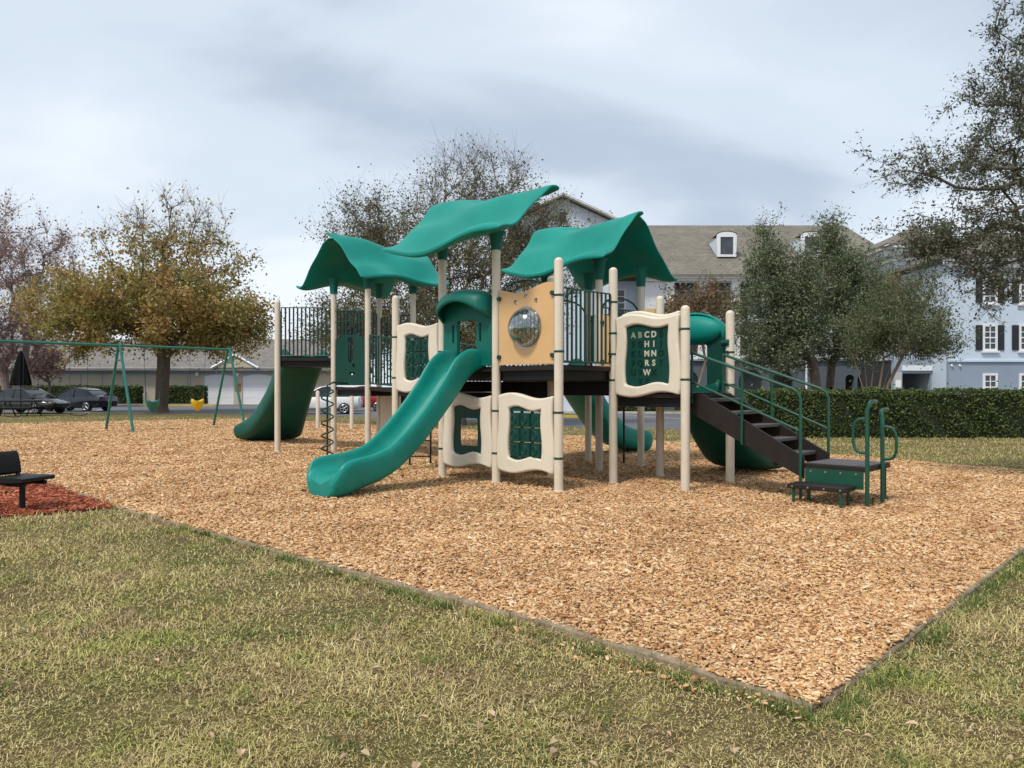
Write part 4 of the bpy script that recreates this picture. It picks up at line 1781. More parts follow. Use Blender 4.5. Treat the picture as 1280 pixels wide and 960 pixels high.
# ------------------------------------------------------------------ cars
def car(loc, rz, paint, label, kind='sedan'):
    """nose towards local +x"""
    root = tag(empty('parked_car', (loc[0], loc[1], 0.01), rz), label, 'car', 'cars parked behind the playground')
    T = Matrix.LocRotScale(root.location, root.rotation_euler, None)
    fr = lambda x, y, z: T @ Vector((x, y, z))
    if kind == 'sedan':
        st = [(-2.40, .62, .55, .82), (-2.30, .82, .32, .95), (-1.9, .88, .24, 1.00), (-1.2, .90, .22, .98), (-.3, .90, .22, .95), (.6, .90, .22, .93), (1.0, .89, .22, .91), (1.7, .87, .23, .80), (2.15, .80, .28, .70), (2.38, .60, .42, .58)]
        roof = [(-1.95, .99, .72), (-1.25, 1.36, .62), (-.5, 1.48, .59), (.15, 1.45, .59), (1.12, .94, .72)]
        wheels = (-1.42, 1.42)
    else:
        st = [(-2.2, .66, .50, .95), (-2.12, .84, .32, 1.05), (-1.7, .89, .26, 1.05), (-.8, .90, .25, 1.03), (.3, .90, .25, 1.0), (1.0, .89, .25, .98), (1.6, .87, .26, .90), (2.0, .80, .30, .80), (2.2, .62, .42, .66)]
        roof = [(-2.05, 1.06, .72), (-1.75, 1.48, .62), (-.8, 1.60, .61), (.0, 1.56, .60), (.95, 1.0, .70)]
        wheels = (-1.32, 1.34)
    mb = MB(fr)
    rings = []
    for x, w, z0, z1 in st:
        half = [(0, z0), (w * .8, z0), (w * .97, z0 + .12), (w, z0 + (z1 - z0) * .5), (w * .96, z1 - .1), (w * .84, z1 - .01), (w * .4, z1 + .015)]
        ring = [(x, y, z) for y, z in half] + [(x, 0, z1 + .02)] + [(x, -y, z) for y, z in reversed(half[1:])]
        rings.append(ring)
    n = len(rings[0])
    fc = [(i * n + k, i * n + (k + 1) % n, (i + 1) * n + (k + 1) % n, (i + 1) * n + k) for i in range(len(rings) - 1) for k in range(n)]
    fc += [tuple(range(n)), tuple((len(rings) - 1) * n + k for k in range(n))]
    mb.add([p for r in rings for p in r], fc)
    mb.build('body', paint, root, angle=45)
    # greenhouse: glass volume with a painted roof skin and pillars
    roof = [tuple(q) for q in smooth_path(roof, 4)]
    mb = MB(fr)
    v = []
    for x, z, w in roof:
        v += [(x, .80, .9 if z > 1.0 else z - .04), (x, w, z - .02), (x, -w, z - .02), (x, -.80, .9 if z > 1.0 else z - .04)]
    fc = []
    for i in range(len(roof) - 1):
        for k in range(3):
            fc.append((i * 4 + k, i * 4 + k + 1, (i + 1) * 4 + k + 1, (i + 1) * 4 + k))
    m_ = (len(roof) - 1) * 4
    fc += [(0, 1, 2, 3), (m_, m_ + 1, m_ + 2, m_ + 3)]
    mb.add(v, fc)
    mb.build('windows', M['glass'], root, angle=50)
    mb = MB(fr)
    inner = roof[4:-4]
    v = []
    xs = [r[0] for r in inner]
    zs = [r[1] for r in inner]
    for x, z in zip(xs, zs):
        v += [(x, .62, z - .045), (x, .55, z + .006), (x, -.55, z + .006), (x, -.62, z - .045)]
    fc = [(i * 4 + k, i * 4 + k + 1, (i + 1) * 4 + k + 1, (i + 1) * 4 + k) for i in range(len(xs) - 1) for k in range(3)]
    mb.add(v, fc)
    for sg in (-1, 1):
        for run in (roof[:5], roof[-5:]):
            mb.tube([(xq, sg * (.79 if zq < 1.02 else wq + .012), zq - .02) for xq, zq, wq in run], .038, 6)
        xm = (roof[1][0] + roof[-2][0]) / 2 + .1
        mb.tube([(xm, sg * .815, .92), (xm, sg * .605, 1.40)], .035, 6)
    mb.build('roof', paint, root, angle=45)
    for x in wheels:
        for sg in (-1, 1):
            mb = MB(fr)
            y = sg * .80
            N = 20
            v = []
            for yy, r in ((y - .11, .26), (y - .10, .32), (y + .10, .32), (y + .115, .26)):
                v += [(x + r * math.cos(2 * PI * k / N), yy, .325 + r * math.sin(2 * PI * k / N)) for k in range(N)]
            mb.add(v, [(i * N + k, i * N + (k + 1) % N, (i + 1) * N + (k + 1) % N, (i + 1) * N + k) for i in range(3) for k in range(N)] + [tuple(range(N)), tuple(3 * N + k for k in range(N))])
            w = mb.build('wheel', M['tyre'], root, angle=40)
            mb = MB(fr)
            yo = y + sg * .122
            for k in range(5):
                a = 2 * PI * k / 5
                mb.tube([(x, yo, .325), (x + .2 * math.cos(a), yo, .325 + .2 * math.sin(a))], .03, 5)
            mb.tube([(x + .215 * math.cos(2 * PI * k / 18), yo, .325 + .215 * math.sin(2 * PI * k / 18)) for k in range(19)], .022, 5)
            mb.build('rim', M['rim'], w)
    for sg in (-1, 1):
        mb = MB(fr)
        mb.box((2.2 if kind == 'sedan' else 2.05, sg * .58, .64 if kind == 'sedan' else .76), (.18, .3, .1))
        mb.build('headlight', M['rim'], root, smooth=False, bevel=.02)
        mb = MB(fr)
        mb.box((-2.26 if kind == 'sedan' else -2.1, sg * .66, .80), (.12, .26, .13))
        mb.build('tail_light', CARLT, root, smooth=False, bevel=.02)
    mb = MB(fr)
    mb.box((-2.405 if kind == 'sedan' else -2.21, 0, .70), (.02, .32, .15))
    mb.build('number_plate', M['white'], root, smooth=False)
    return root


CARLT = car_paint('tail_light_red', (0.18, 0.008, 0.008))
P_BLK = car_paint('black_car_paint', (0.006, 0.008, 0.016))
P_GRY = car_paint('charcoal_car_paint', (0.012, 0.013, 0.015))
P_WHT = car_paint('white_car_paint', (0.72, 0.72, 0.73))
P_RED = car_paint('red_car_paint', (0.30, 0.006, 0.014))
c = at(98, 485, 49.5)
car((c.x, c.y), R(180 - 14), P_BLK, 'dark navy sedan seen from its right rear behind the swings')
c = at(36, 485, 45.2)
car((c.x, c.y), R(-14), P_GRY, 'black car with its nose to the right behind the picnic table')
c = at(404, 485, 44.5)
car((c.x, c.y), R(184), P_WHT, 'white hatchback seen through the posts of the left tower', 'hatch')
c = at(446, 485, 50)
car((c.x, c.y), R(190), P_RED, 'red hatchback parked just beyond the white one', 'hatch')


# ------------------------------------------------------------------ hedges
def leaf_cards(P, size, name, mat, parent, flat=0.0, aspect=.45):
    n = len(P)
    a = RNG.normal(0, 1, (n, 3))
    if flat:
        a[:, 2] *= flat
    a /= np.linalg.norm(a, axis=1)[:, None]
    b = np.cross(a, RNG.normal(0, 1, (n, 3)))
    b /= np.linalg.norm(b, axis=1)[:, None] + 1e-9
    L = size * RNG.uniform(.6, 1.35, n)
    A = a * (L / 2)[:, None]
    Bv = b * (L / 2 * aspect)[:, None]
    V_ = np.stack([P - A, P + Bv - A * .1, P + A, P - Bv - A * .1], 1).reshape(-1, 3)
    F = np.arange(n * 4).reshape(-1, 4)
    return np_mesh(name, V_, F, mat, parent)


def hedge(x0, x1, y0, y1, h, n, leaf, label, wob=.06):
    root = tag(empty('hedge', ((x0 + x1) / 2, (y0 + y1) / 2, 0)), label, 'hedge')
    mb = MB()
    mb.box(((x0 + x1) / 2, (y0 + y1) / 2, h / 2 - .04), (x1 - x0 - .16, y1 - y0 - .16, h - .1))
    mb.build('inner_branches', M['hedgecore'], root, smooth=False)
    L, D = x1 - x0, y1 - y0
    areas = np.array([L * h, L * D, D * h, D * h, L * h * .3])
    k = RNG.choice(5, n, p=areas / areas.sum())
    r1, r2 = RNG.uniform(0, 1, n), RNG.uniform(0, 1, n)
    X = np.where(k == 2, x0, np.where(k == 3, x1, x0 + L * r1))
    Y = np.select([k == 0, k == 1, k == 4], [np.full(n, y0), y0 + D * r2, np.full(n, y1)], y0 + D * r1)
    Zz = np.where(k == 1, h, h * r2)
    w = wob * (np.sin(X * 5.1 + Zz * 6) + np.sin(X * 2.3 + 1) + .8 * np.sin(X * 11 + Zz * 9)) * .5
    d = RNG.exponential(.035, n)
    Y = np.where(k == 0, Y + d * 1.5 - w, Y)
    sprig = np.where(RNG.uniform(0, 1, n) < .06, RNG.exponential(.06, n), 0) * (np.sin(X * 17) > .2)
    Zz = np.where(k == 1, Zz - d + w * 1.1 + RNG.uniform(0, .06, n) + sprig, Zz)
    X = np.where(k == 2, X + d, np.where(k == 3, X - d, X))
    leaf_cards(np.stack([X, Y, Zz], 1), leaf, 'foliage', M['hedgeleaf'], root)
    return root


hedge(7.0, 21.0, 22.9, 24.2, 1.39, 42000, .085, 'long clipped green hedge beyond the grass strip on the right')
mb = MB()
for x in np.arange(7.3, 20.5, .42):
    xx = x + random.uniform(-.1, .1)
    mb.tube([(xx, 22.98, 0), (xx + random.uniform(-.06, .06), 22.95, .3)], .014, 5)
hedge(-45.0, -32.7, 66.8, 68.2, 1.62, 9000, .2, 'dark clipped hedge along the tan garage wall behind the cars')
hedge(-30.0, -27.0, 66.8, 68.2, 1.6, 4000, .2, 'short dark hedge beside the white garage doors')
hedge(3.2, 9.2, 49.0, 50.5, 1.3, 6000, .16, 'low dark hedge along the foot of the apartment porch')


# ------------------------------------------------------------------ trees
def grow(trunks, targets, bf=.25, step=.7, jit=.09, sag=0.0):
    """connect target points to the growing skeleton; returns nodes, parent index"""
    P, par, plen = [], [], []
    for t in trunks:
        prev = -1
        for i, p in enumerate(t):
            if i == 0 and len(t[0]) > 3:
                pass
            P.append(np.array(p[:3], float))
            par.append(prev)
            plen.append(0 if prev < 0 else plen[prev] + np.linalg.norm(P[-1] - P[prev]))
            prev = len(P) - 1
    start = [i for i in range(len(P)) if par[i] >= 0]
    lowz = np.array([p[2] for p in P])
    ok = lowz > lowz.min() + .35 * (lowz.max() - lowz.min())
    usable = list(ok)
    top = P[-1]
    order = np.argsort(np.linalg.norm(targets - top, axis=1) + RNG.uniform(0, .6, len(targets)))
    arr = np.array(P)
    pl_ = np.array(plen)
    us = np.array(usable)
    ends = []
    for ti in order:
        t = targets[ti]
        d = np.linalg.norm(arr - t, axis=1)
        # discourage branches that run steeply downwards
        cost = d + bf * pl_ + np.maximum(0, arr[:, 2] - t[2] - .3 * d) * .8 + np.where(us, 0, 1e3)
        k = int(np.argmin(cost))
        n = max(1, int(round(d[k] / step)))
        prev = k
        base = arr[k]
        new = []
        for j in range(1, n + 1):
            q = base + (t - base) * (j / n)
            if j < n:
                q = q + RNG.normal(0, jit, 3) * min(1, d[k])
                q[2] += .12 * d[k] * math.sin(PI * j / n)
            new.append(q)
            par.append(prev)
            plen.append(plen[prev] + np.linalg.norm(q - (new[-2] if j > 1 else base)))
            prev = len(arr) + len(new) - 1
        arr = np.vstack([arr, np.array(new)])
        pl_ = np.array(plen)
        us = np.concatenate([us, np.ones(len(new), bool)])
        ends.append(prev)
    return arr, np.array(par), ends


def tubes_np(p0, p1, r0, r1, n):
    d = p1 - p0
    L = np.linalg.norm(d, axis=1)[:, None] + 1e-9
    d = d / L
    ref = np.where(np.abs(d[:, 2:3]) < .9, np.array([[0, 0, 1.0]]), np.array([[1.0, 0, 0]]))
    a = np.cross(d, ref)
    a /= np.linalg.norm(a, axis=1)[:, None]
    b = np.cross(d, a)
    ang = 2 * PI * np.arange(n) / n
    ring = a[:, None, :] * np.cos(ang)[None, :, None] + b[:, None, :] * np.sin(ang)[None, :, None]
    v0 = p0[:, None] + ring * r0[:, None, None]
    v1 = p1[:, None] + ring * r1[:, None, None]
    Vv = np.concatenate([v0, v1], 1)
    m = len(p0)
    k = np.arange(n)
    F = np.stack([k, (k + 1) % n, n + (k + 1) % n, n + k], 1)
    F = F[None] + (np.arange(m) * 2 * n)[:, None, None]
    return Vv.reshape(-1, 3), F.reshape(-1, 4)


def ell(cx, cy, cz, rx, ry, rz, n, shell=.45):
    v = RNG.normal(0, 1, (n, 3))
    v /= np.linalg.norm(v, axis=1)[:, None]
    r = RNG.uniform(0, 1, n) ** shell
    return v * r[:, None] * np.array([rx, ry, rz]) + np.array([cx, cy, cz])


def tree(name, label, cat, trunks, targets, r_tip, leaf, n_leaf, spread, leafmat, barkmat, group=None, twigs=4, twig_len=.8, r_scale=1.0, r_max=None,
         bare_above=None, bf=.25, step=.7, flat=0.0, aspect=.45, droop=0.0, expo=2.4):
    base = trunks[0][0]
    root = tag(empty(name, (base[0], base[1], 0)), label, cat, group)
    arr, par, ends = grow(trunks, targets, bf, step)
    n = len(arr)
    rad = np.zeros(n)
    for i in range(n - 1, -1, -1):
        if rad[i] == 0:
            rad[i] = r_tip
        else:
            rad[i] = rad[i] ** (1 / expo)
        if par[i] >= 0:
            rad[par[i]] += rad[i] ** expo
    if r_max:
        kx_ = math.log(r_max / r_tip) / math.log(max(rad.max() / r_tip, 1.5))
        rad = r_tip * (rad / r_tip) ** kx_
    idx = np.array([i for i in range(n) if par[i] >= 0])
    r0 = np.minimum(rad[par[idx]], rad[idx] * 1.35)
    p0, p1 = arr[par[idx]], arr[idx]
    # root flare
    flare = np.where(par[par[idx]] < 0, 1.35, 1.0)
    thick = rad[idx] > .05
    parts = []
    for sel, nn in ((thick, 9), (~thick, 4)):
        if sel.any():
            ext = (p1[sel] - p0[sel]) * .04
            parts.append(tubes_np(p0[sel] - ext, p1[sel] + ext, (r0 * flare)[sel], rad[idx][sel], nn))
    # twigs
    E_ = arr[ends]
    Dv = arr[ends] - arr[par[np.array(ends)]]
    Dv /= np.linalg.norm(Dv, axis=1)[:, None] + 1e-9
    TP0, TP1 = [], []
    if twigs:
        t0 = np.repeat(E_, twigs, 0) - np.repeat(Dv, twigs, 0) * RNG.uniform(0, .5, len(E_) * twigs)[:, None] * twig_len
        dd = np.repeat(Dv, twigs, 0) + RNG.normal(0, .55, (len(t0), 3))
        dd[:, 2] += .25 - droop
        dd /= np.linalg.norm(dd, axis=1)[:, None]
        t1 = t0 + dd * (RNG.uniform(.4, 1.2, len(t0)) * twig_len)[:, None]
        tm = (t0 + t1) / 2 + RNG.normal(0, .06, t0.shape) * twig_len
        rt = np.full(len(t0), r_tip * .62)
        parts.append(tubes_np(t0, tm, rt, rt * .7, 3))
        parts.append(tubes_np(tm, t1, rt * .7, rt * .3, 3))
        TP0, TP1 = t0, t1
    off = 0
    VV, FF = [], []
    for vv, ff in parts:
        VV.append(vv)
        FF.append(ff + off)
        off += len(vv)
    tr = np_mesh('trunk', np.concatenate(VV), np.concatenate(FF), barkmat, root, smooth=True)
    # leaves along the twigs
    if n_leaf:
        m = len(TP0)
        k = RNG.integers(0, m, n_leaf)
        u = RNG.uniform(0, 1.05, n_leaf)[:, None]
        P = TP0[k] + (TP1[k] - TP0[k]) * u + RNG.normal(0, spread, (n_leaf, 3))
        if bare_above is not None:
            z0_, z1_ = bare_above
            keep = RNG.uniform(0, 1, n_leaf) > np.clip((P[:, 2] - z0_) / (z1_ - z0_), 0, .96)
            P = P[keep]
        leaf_cards(P, leaf, 'crown', leafmat, root, flat, aspect)
    return root


LM = {}
LM['autumn'] = leaf_mat('autumn_leaf', [(0, (0.161, 0.127, 0.040)), (0.4, (0.322, 0.270, 0.081)), (0.7, (0.460, 0.380, 0.127)), (1, (0.299, 0.333, 0.103))],
                        [(0, (0.253, 0.149, 0.052)), (0.5, (0.506, 0.322, 0.115)), (1, (0.621, 0.414, 0.161))], .5, trans=.4)
LM['reddish'] = leaf_mat('reddish_leaf', [(0, (0.19, 0.10, 0.08)), (0.5, (0.36, 0.215, 0.175)), (1, (0.42, 0.31, 0.23))], trans=.35)
LM['elm'] = leaf_mat('small_dull_leaf', [(0, (0.085, 0.095, 0.045)), (0.45, (0.165, 0.185, 0.088)), (0.8, (0.25, 0.265, 0.135)), (1, (0.25, 0.19, 0.10))], [(0, (0.10, 0.085, 0.045)), (1, (0.22, 0.18, 0.095))], .6, trans=.35)
LM['oak'] = leaf_mat('oak_leaf', [(0, (0.063, 0.086, 0.040)), (0.5, (0.161, 0.201, 0.103)), (0.85, (0.276, 0.322, 0.178)), (1, (0.380, 0.414, 0.265))], trans=.35)
LM['myrtle'] = leaf_mat('myrtle_leaf', [(0, (0.057, 0.081, 0.034)), (0.5, (0.132, 0.178, 0.078)), (1, (0.230, 0.276, 0.138))], [(0, (0.057, 0.071, 0.030)), (1, (0.184, 0.201, 0.092))], .7, trans=.35)
LM['rust'] = leaf_mat('rusty_leaf', [(0, (0.14, 0.075, 0.04)), (0.5, (0.29, 0.17, 0.095)), (0.8, (0.17, 0.18, 0.06)), (1, (0.38, 0.24, 0.13))], trans=.35)
LM['nearoak'] = leaf_mat('dark_oak_leaf', [(0, (0.052, 0.062, 0.037)), (0.5, (0.115, 0.132, 0.081)), (0.9, (0.218, 0.236, 0.161)), (1, (0.322, 0.322, 0.241))], trans=.3)


def W_(px, py, Y):
    v = at(px, py, Y)
    return np.array([v.x, v.y, v.z])


def blob(px, py, Y, rpx, rpy, n, dr=.85, shell=.45):
    c = W_(px, py, Y)
    k = Y / 960
    return ell(c[0], c[1], c[2], rpx * k, rpx * k * dr, rpy * k, n, shell)


# autumn maple on the left lawn
c = W_(202, 516, 47)
tg = np.vstack([blob(188, 392, 47, 148, 58, 210), blob(215, 320, 47, 100, 62, 110), blob(120, 395, 47, 75, 45, 40), blob(285, 405, 47, 52, 42, 40), blob(225, 275, 47, 62, 42, 46)])
tree('maple_tree', 'broad autumn tree with yellow brown leaves behind the swings', 'tree', [[(c[0], 47, -.1), (c[0], 47, .35), (c[0] + .05, 47, 1.6), (c[0] + .1, 47.05, 2.8), (c[0] + .15, 47, 4.0)]],
     tg, .016, .205, 80000, .24, LM['autumn'], M['bark'], twigs=8, twig_len=1.35, r_max=.38, bare_above=(6.0, 11.5), bf=.3, step=.9, aspect=.6)
# bare reddish trees at the left edge
c = W_(8, 505, 58)
tg = np.vstack([blob(20, 360, 58, 75, 105, 150), blob(5, 420, 58, 60, 55, 60)])
tree('bare_tree', 'reddish nearly bare tree at the left edge', 'tree', [[(c[0], 58, -.1), (c[0], 58, 1.2), (c[0] - .2, 58, 3)], [(c[0] + .3, 58.3, -.1), (c[0] + .6, 58.3, 1.5), (c[0] + 1.2, 58.3, 3.4)]],
     tg, .018, .22, 9000, .2, LM['reddish'], M['pinktwig'], twigs=20, twig_len=2.0, r_max=.28, bf=.35, step=1.0, aspect=.6)
c = W_(62, 500, 62)
tg = np.vstack([blob(55, 455, 62, 26, 16, 40)])
tree('red_shrub_tree', 'small red leaved tree beside the closed umbrella', 'tree', [[(c[0], 62, -.1), (c[0], 62, 1.0), (c[0], 62, 1.9)]], tg, .02, .26, 1800, .3, LM['reddish'], M['twig'], twigs=4, twig_len=.9, r_max=.1, aspect=.6)
# wide wiry tree behind the middle of the play structure
c = W_(574, 520, 31)
tg = np.vstack([blob(575, 330, 31, 150, 120, 300, .7), blob(470, 300, 31, 62, 62, 70), blob(670, 300, 31, 62, 62, 70), blob(440, 410, 31, 55, 45, 70), blob(600, 225, 31, 75, 48, 70), blob(560, 420, 31, 150, 40, 130)])
tree('elm_tree', 'wide wiry tree with sparse small leaves rising behind the teal roofs', 'tree', [[(c[0], 31, -.1), (c[0], 31, .4), (c[0] - .1, 31, 1.6), (c[0], 31, 2.6)]],
     tg, .0085, .105, 115000, .13, LM['elm'], M['twig'], twigs=12, twig_len=1.35, r_max=.26, bare_above=(5.0, 11.4), bf=.4, step=.6, aspect=.55)
# two oaks by the hedge
c = W_(1022, 505, 31)
tg = np.vstack([blob(962, 390, 31, 48, 70, 150), blob(958, 320, 31, 28, 46, 50), blob(975, 440, 31, 54, 28, 90), blob(992, 365, 31, 34, 60, 90), blob(1000, 400, 31, 40, 50, 60)])
tree('oak_tree', 'narrow grey green oak with the left of two trunks by the hedge', 'tree', [[(c[0], 31, -.1), (c[0], 31, .4), (c[0] - .05, 31, 1.5), (c[0] - .2, 31, 2.6)]],
     tg, .010, .11, 32000, .14, LM['oak'], M['bark'], twigs=6, twig_len=.75, r_max=.19, bf=.3, step=.5)
c = W_(1037, 505, 32.5)
tg = np.vstack([blob(1040, 380, 32.5, 48, 75, 170), blob(1035, 310, 32.5, 28, 42, 50), blob(1065, 420, 32.5, 50, 42, 90), blob(1078, 355, 32.5, 40, 44, 80), blob(1100, 400, 32.5, 46, 44, 80)])
tree('oak_tree', 'tall grey green oak with the right of two trunks by the hedge', 'tree', [[(c[0], 32.5, -.1), (c[0], 32.5, .4), (c[0], 32.5, 1.5), (c[0] + .1, 32.5, 2.6)]],
     tg, .010, .11, 42000, .14, LM['oak'], M['bark'], twigs=6, twig_len=.75, r_max=.16, bf=.3, step=.5)
# multi stemmed crepe myrtle
c = W_(1092, 505, 27.5)
tg = np.vstack([blob(1120, 410, 27.5, 66, 36, 150), blob(1135, 368, 27.5, 48, 34, 60), blob(1168, 428, 27.5, 38, 20, 50), blob(1085, 425, 27.5, 36, 24, 40)])
stems = []
for k, dx in enumerate((-.42, -.2, .02, .22, .42, .6)):
    stems.append([(c[0] + dx * .35, 27.5 + .15 * (k % 2), -.1), (c[0] + dx * .5, 27.5, .5), (c[0] + dx * 1.0, 27.5 + .1 * (k % 3), 1.6), (c[0] + dx * 1.7, 27.5, 2.6)])
tree('crepe_myrtle', 'many stemmed crepe myrtle with pale trunks behind the hedge', 'tree', stems, tg, .009, .10, 20000, .13, LM['myrtle'], M['palebark'], twigs=6, twig_len=.75, r_max=.06, bf=.3, step=.5)
# rusty shrub tree by the porch
c = W_(862, 505, 43)
tg = np.vstack([blob(858, 400, 43, 34, 40, 80), blob(905, 400, 43, 26, 34, 40), blob(838, 415, 43, 20, 30, 30), blob(880, 372, 43, 22, 22, 24)])
tree('crepe_myrtle', 'rusty brown crepe myrtle in front of the white porch columns', 'tree', [[(c[0] + d, 43, -.1), (c[0] + d * 1.5, 43, 1.5), (c[0] + d * 3, 43, 3)] for d in (-.3, 0, .3)],
     tg, .016, .17, 7000, .2, LM['rust'], M['palebark'], twigs=6, twig_len=1.0, r_max=.07, bf=.3, aspect=.55)
# overhanging oak at the right edge, trunk outside the frame
c = W_(1560, 485, 12.5)
tg = np.vstack([blob(1290, 290, 12.2, 120, 62, 130, .8), blob(1215, 300, 12, 82, 42, 70, .8), blob(1310, 160, 12.4, 105, 110, 130, .8), blob(1150, 305, 12, 46, 26, 24), blob(1170, 210, 12, 62, 24, 26),
                blob(1235, 205, 12, 60, 40, 40), blob(1290, 50, 12, 50, 40, 30), blob(1230, 355, 11.8, 42, 22, 20), blob(1255, 120, 12, 44, 40, 26),
                np.array([W_(1083, 195, 12), W_(1102, 222, 12), W_(1122, 198, 12), W_(1250, 8, 12), W_(1246, 40, 12), W_(1203, 118, 12), W_(1180, 140, 12), W_(1098, 285, 12), W_(1240, 398, 11.8), W_(1232, 385, 11.8), W_(1258, 372, 11.8)])])
tree('oak_tree', 'dark near oak whose leafy branches hang in from the right edge', 'tree', [[(c[0], 12.5, -.1), (c[0], 12.5, .5), (c[0] - .1, 12.5, 2.0), (c[0] - .5, 12.4, 3.4), (c[0] - 1.1, 12.3, 4.6)]],
     tg, .005, .062, 27000, .045, LM['nearoak'], M['bark'], twigs=7, twig_len=.42, r_max=.28, bf=.25, step=.35, aspect=.42, droop=.2)


# ------------------------------------------------------------------ buildings
def arch(cx, w, z0, zs, n=10):
    """opening with a round head: springing at zs"""
    r = w / 2
    return [(cx - r, z0), (cx + r, z0)] + [(cx + r * math.cos(PI * k / n), zs + r * math.sin(PI * k / n)) for k in range(n + 1)]


def rect(x0, x1, z0, z1):
    return [(x0, z0), (x1, z0), (x1, z1), (x0, z1)]


def window(parent, fr, cx, cz, w, h, shutters=True, trim=.12, n=0.0):
    mb = MB(fr)
    mb.ring_plate(rect(cx - w / 2 - trim, cx + w / 2 + trim, cz - h / 2 - trim, cz + h / 2 + trim), rect(cx - w / 2, cx + w / 2, cz - h / 2, cz + h / 2), n + .003, n + .07)
    for k in (-1, 0, 1):
        mb.box((cx, n + .05, cz + k * h / 4), (w, .03, .045 if k else .07))
    mb.box((cx, n + .047, cz), (.045, .03, h))
    mb.box((cx, n + .07, cz - h / 2 - trim - .05), (w + .4, .16, .1))
    o = mb.build('window', M['white'], parent, smooth=False)
    mb = MB(fr)
    mb.box((cx, n + .02, cz), (w - .004, .02, h - .004))
    mb.build('pane', M['winglass'], o, smooth=False)
    if shutters:
        for sg in (-1, 1):
            mb = MB(fr)
            x = cx + sg * (w / 2 + trim + .2)
            mb.box((x, n + .035, cz), (.36, .05, h + .15))
            for k in range(12):
                mb.box((x, n + .062, cz - h / 2 + h * (k + .5) / 12), (.28, .012, .05))
            mb.build('shutter', M['shutter'], o, smooth=False)
    return o


def gable_roof(pts_ridge, pts_eave0, pts_eave1, mat, parent, th=.18, name='roof'):
    """two slopes: ridge (a,b), eaves front (a,b) and back (a,b), given thickness"""
    mb = MB()
    for ea in (pts_eave0, pts_eave1):
        a, b = pts_ridge
        c_, d_ = ea
        up = [a, b, d_, c_]
        lo = [(p[0], p[1], p[2] - th) for p in up]
        mb.add(up + lo, [(0, 1, 2, 3), (7, 6, 5, 4), (0, 1, 5, 4), (1, 2, 6, 5), (2, 3, 7, 6), (3, 0, 4, 7)])
    return mb.build(name, mat, parent, smooth=False)


# --- apartment building: main porch block
YB = 52.0
kx = 960 / YB
bx = lambda px: (px - 640) / kx
AB = tag(empty('apartment_building', (16, YB + 5, 0)), 'large pale blue apartment building with white porch columns and shingled roof behind the hedge', 'building')
X0, X1 = bx(806), 24.38
fB = Fr((X0, YB), (X1, YB))
bays = [bx(p) - X0 for p in (858, 899, 938, 977, 1016, 1055)]
Lw = X1 - X0
EAVE = 8.9
holes = [rect(c_ - .80, c_ + .80, 3.75, 5.95) for c_ in bays] + [rect(c_ - .80, c_ + .80, 6.45, EAVE - .25) for c_ in bays]
mb = MB(fB)
mb.plate(rect(0, Lw, 3.42, EAVE), holes, -.3, 0)
wall = mb.build('porch_wall', M['white'], AB, smooth=False)
# pale blue spandrels between floors
mb = MB(fB)
mb.box((Lw / 2, .03, 6.2), (Lw, .05, .36))
mb.build('floor_band', M['blue'], AB, smooth=False)
mb = MB(fB)
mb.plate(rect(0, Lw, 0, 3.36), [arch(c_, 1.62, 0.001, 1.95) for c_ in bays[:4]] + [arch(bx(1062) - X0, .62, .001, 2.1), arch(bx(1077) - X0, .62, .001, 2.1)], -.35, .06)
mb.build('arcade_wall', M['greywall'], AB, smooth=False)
mb = MB(fB)
mb.box((Lw / 2, .10, 3.39), (Lw, .3, .10))
mb.build('string_course', M['bluegrey'], AB, smooth=False)
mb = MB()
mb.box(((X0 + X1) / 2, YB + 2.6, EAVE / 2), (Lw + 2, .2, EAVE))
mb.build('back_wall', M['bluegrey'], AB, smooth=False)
for z in (3.4, 6.2, EAVE - .02):
    mb = MB()
    mb.box(((X0 + X1) / 2, YB + 1.5, z), (Lw - .02, 2.0, .16))
    mb.build('porch_floor', M['bluegrey'], AB, smooth=False)
fBk = Fr((X0, YB + 2.48), (X1, YB + 2.48))
for c_ in bays:
    for z in (4.75, 7.5):
        mb = MB(fBk)
        mb.ring_plate(rect(c_ - .62, c_ + .62, z - 1.15, z + .95), rect(c_ - .54, c_ + .54, z - 1.1, z + .87), .0, .06)
        mb.box((c_, .04, z - .1), (.07, .04, 2.0))
        q = mb.build('window', M['white'], AB, smooth=False)
        mb = MB(fBk)
        mb.box((c_, .02, z - .1), (1.08, .02, 1.95))
        mb.build('pane', M['winglass'], q, smooth=False)
# railings
for lv, z in ((0, 3.75), (1, 6.45)):
    for c_ in bays:
        mb = MB(fB)
        mb.box((c_, -.12, z + .85), (1.6, .05, .05))
        mb.box((c_, -.12, z + .1), (1.6, .04, .04))
        for k in range(14):
            mb.box((c_ - .75 + 1.5 * k / 13, -.12, z + .47), (.025, .025, .74))
        mb.build('porch_railing', M['shutter'], AB, smooth=False)
# column shafts with caps standing proud of the wall
for pxs in (837, 878.5, 919.5, 957, 996.5, 1035):
    for z0, z1 in ((3.46, 6.0), (6.4, EAVE - .12)):
        mb = MB(fB)
        s = bx(pxs) - X0
        mb.box((s, .08, (z0 + z1) / 2), (.52, .15, z1 - z0 - .3))
        mb.box((s, .10, z0 + .12), (.66, .22, .22))
        mb.box((s, .10, z1 - .09), (.66, .22, .18))
        mb.build('column', M['white'], AB, smooth=False)
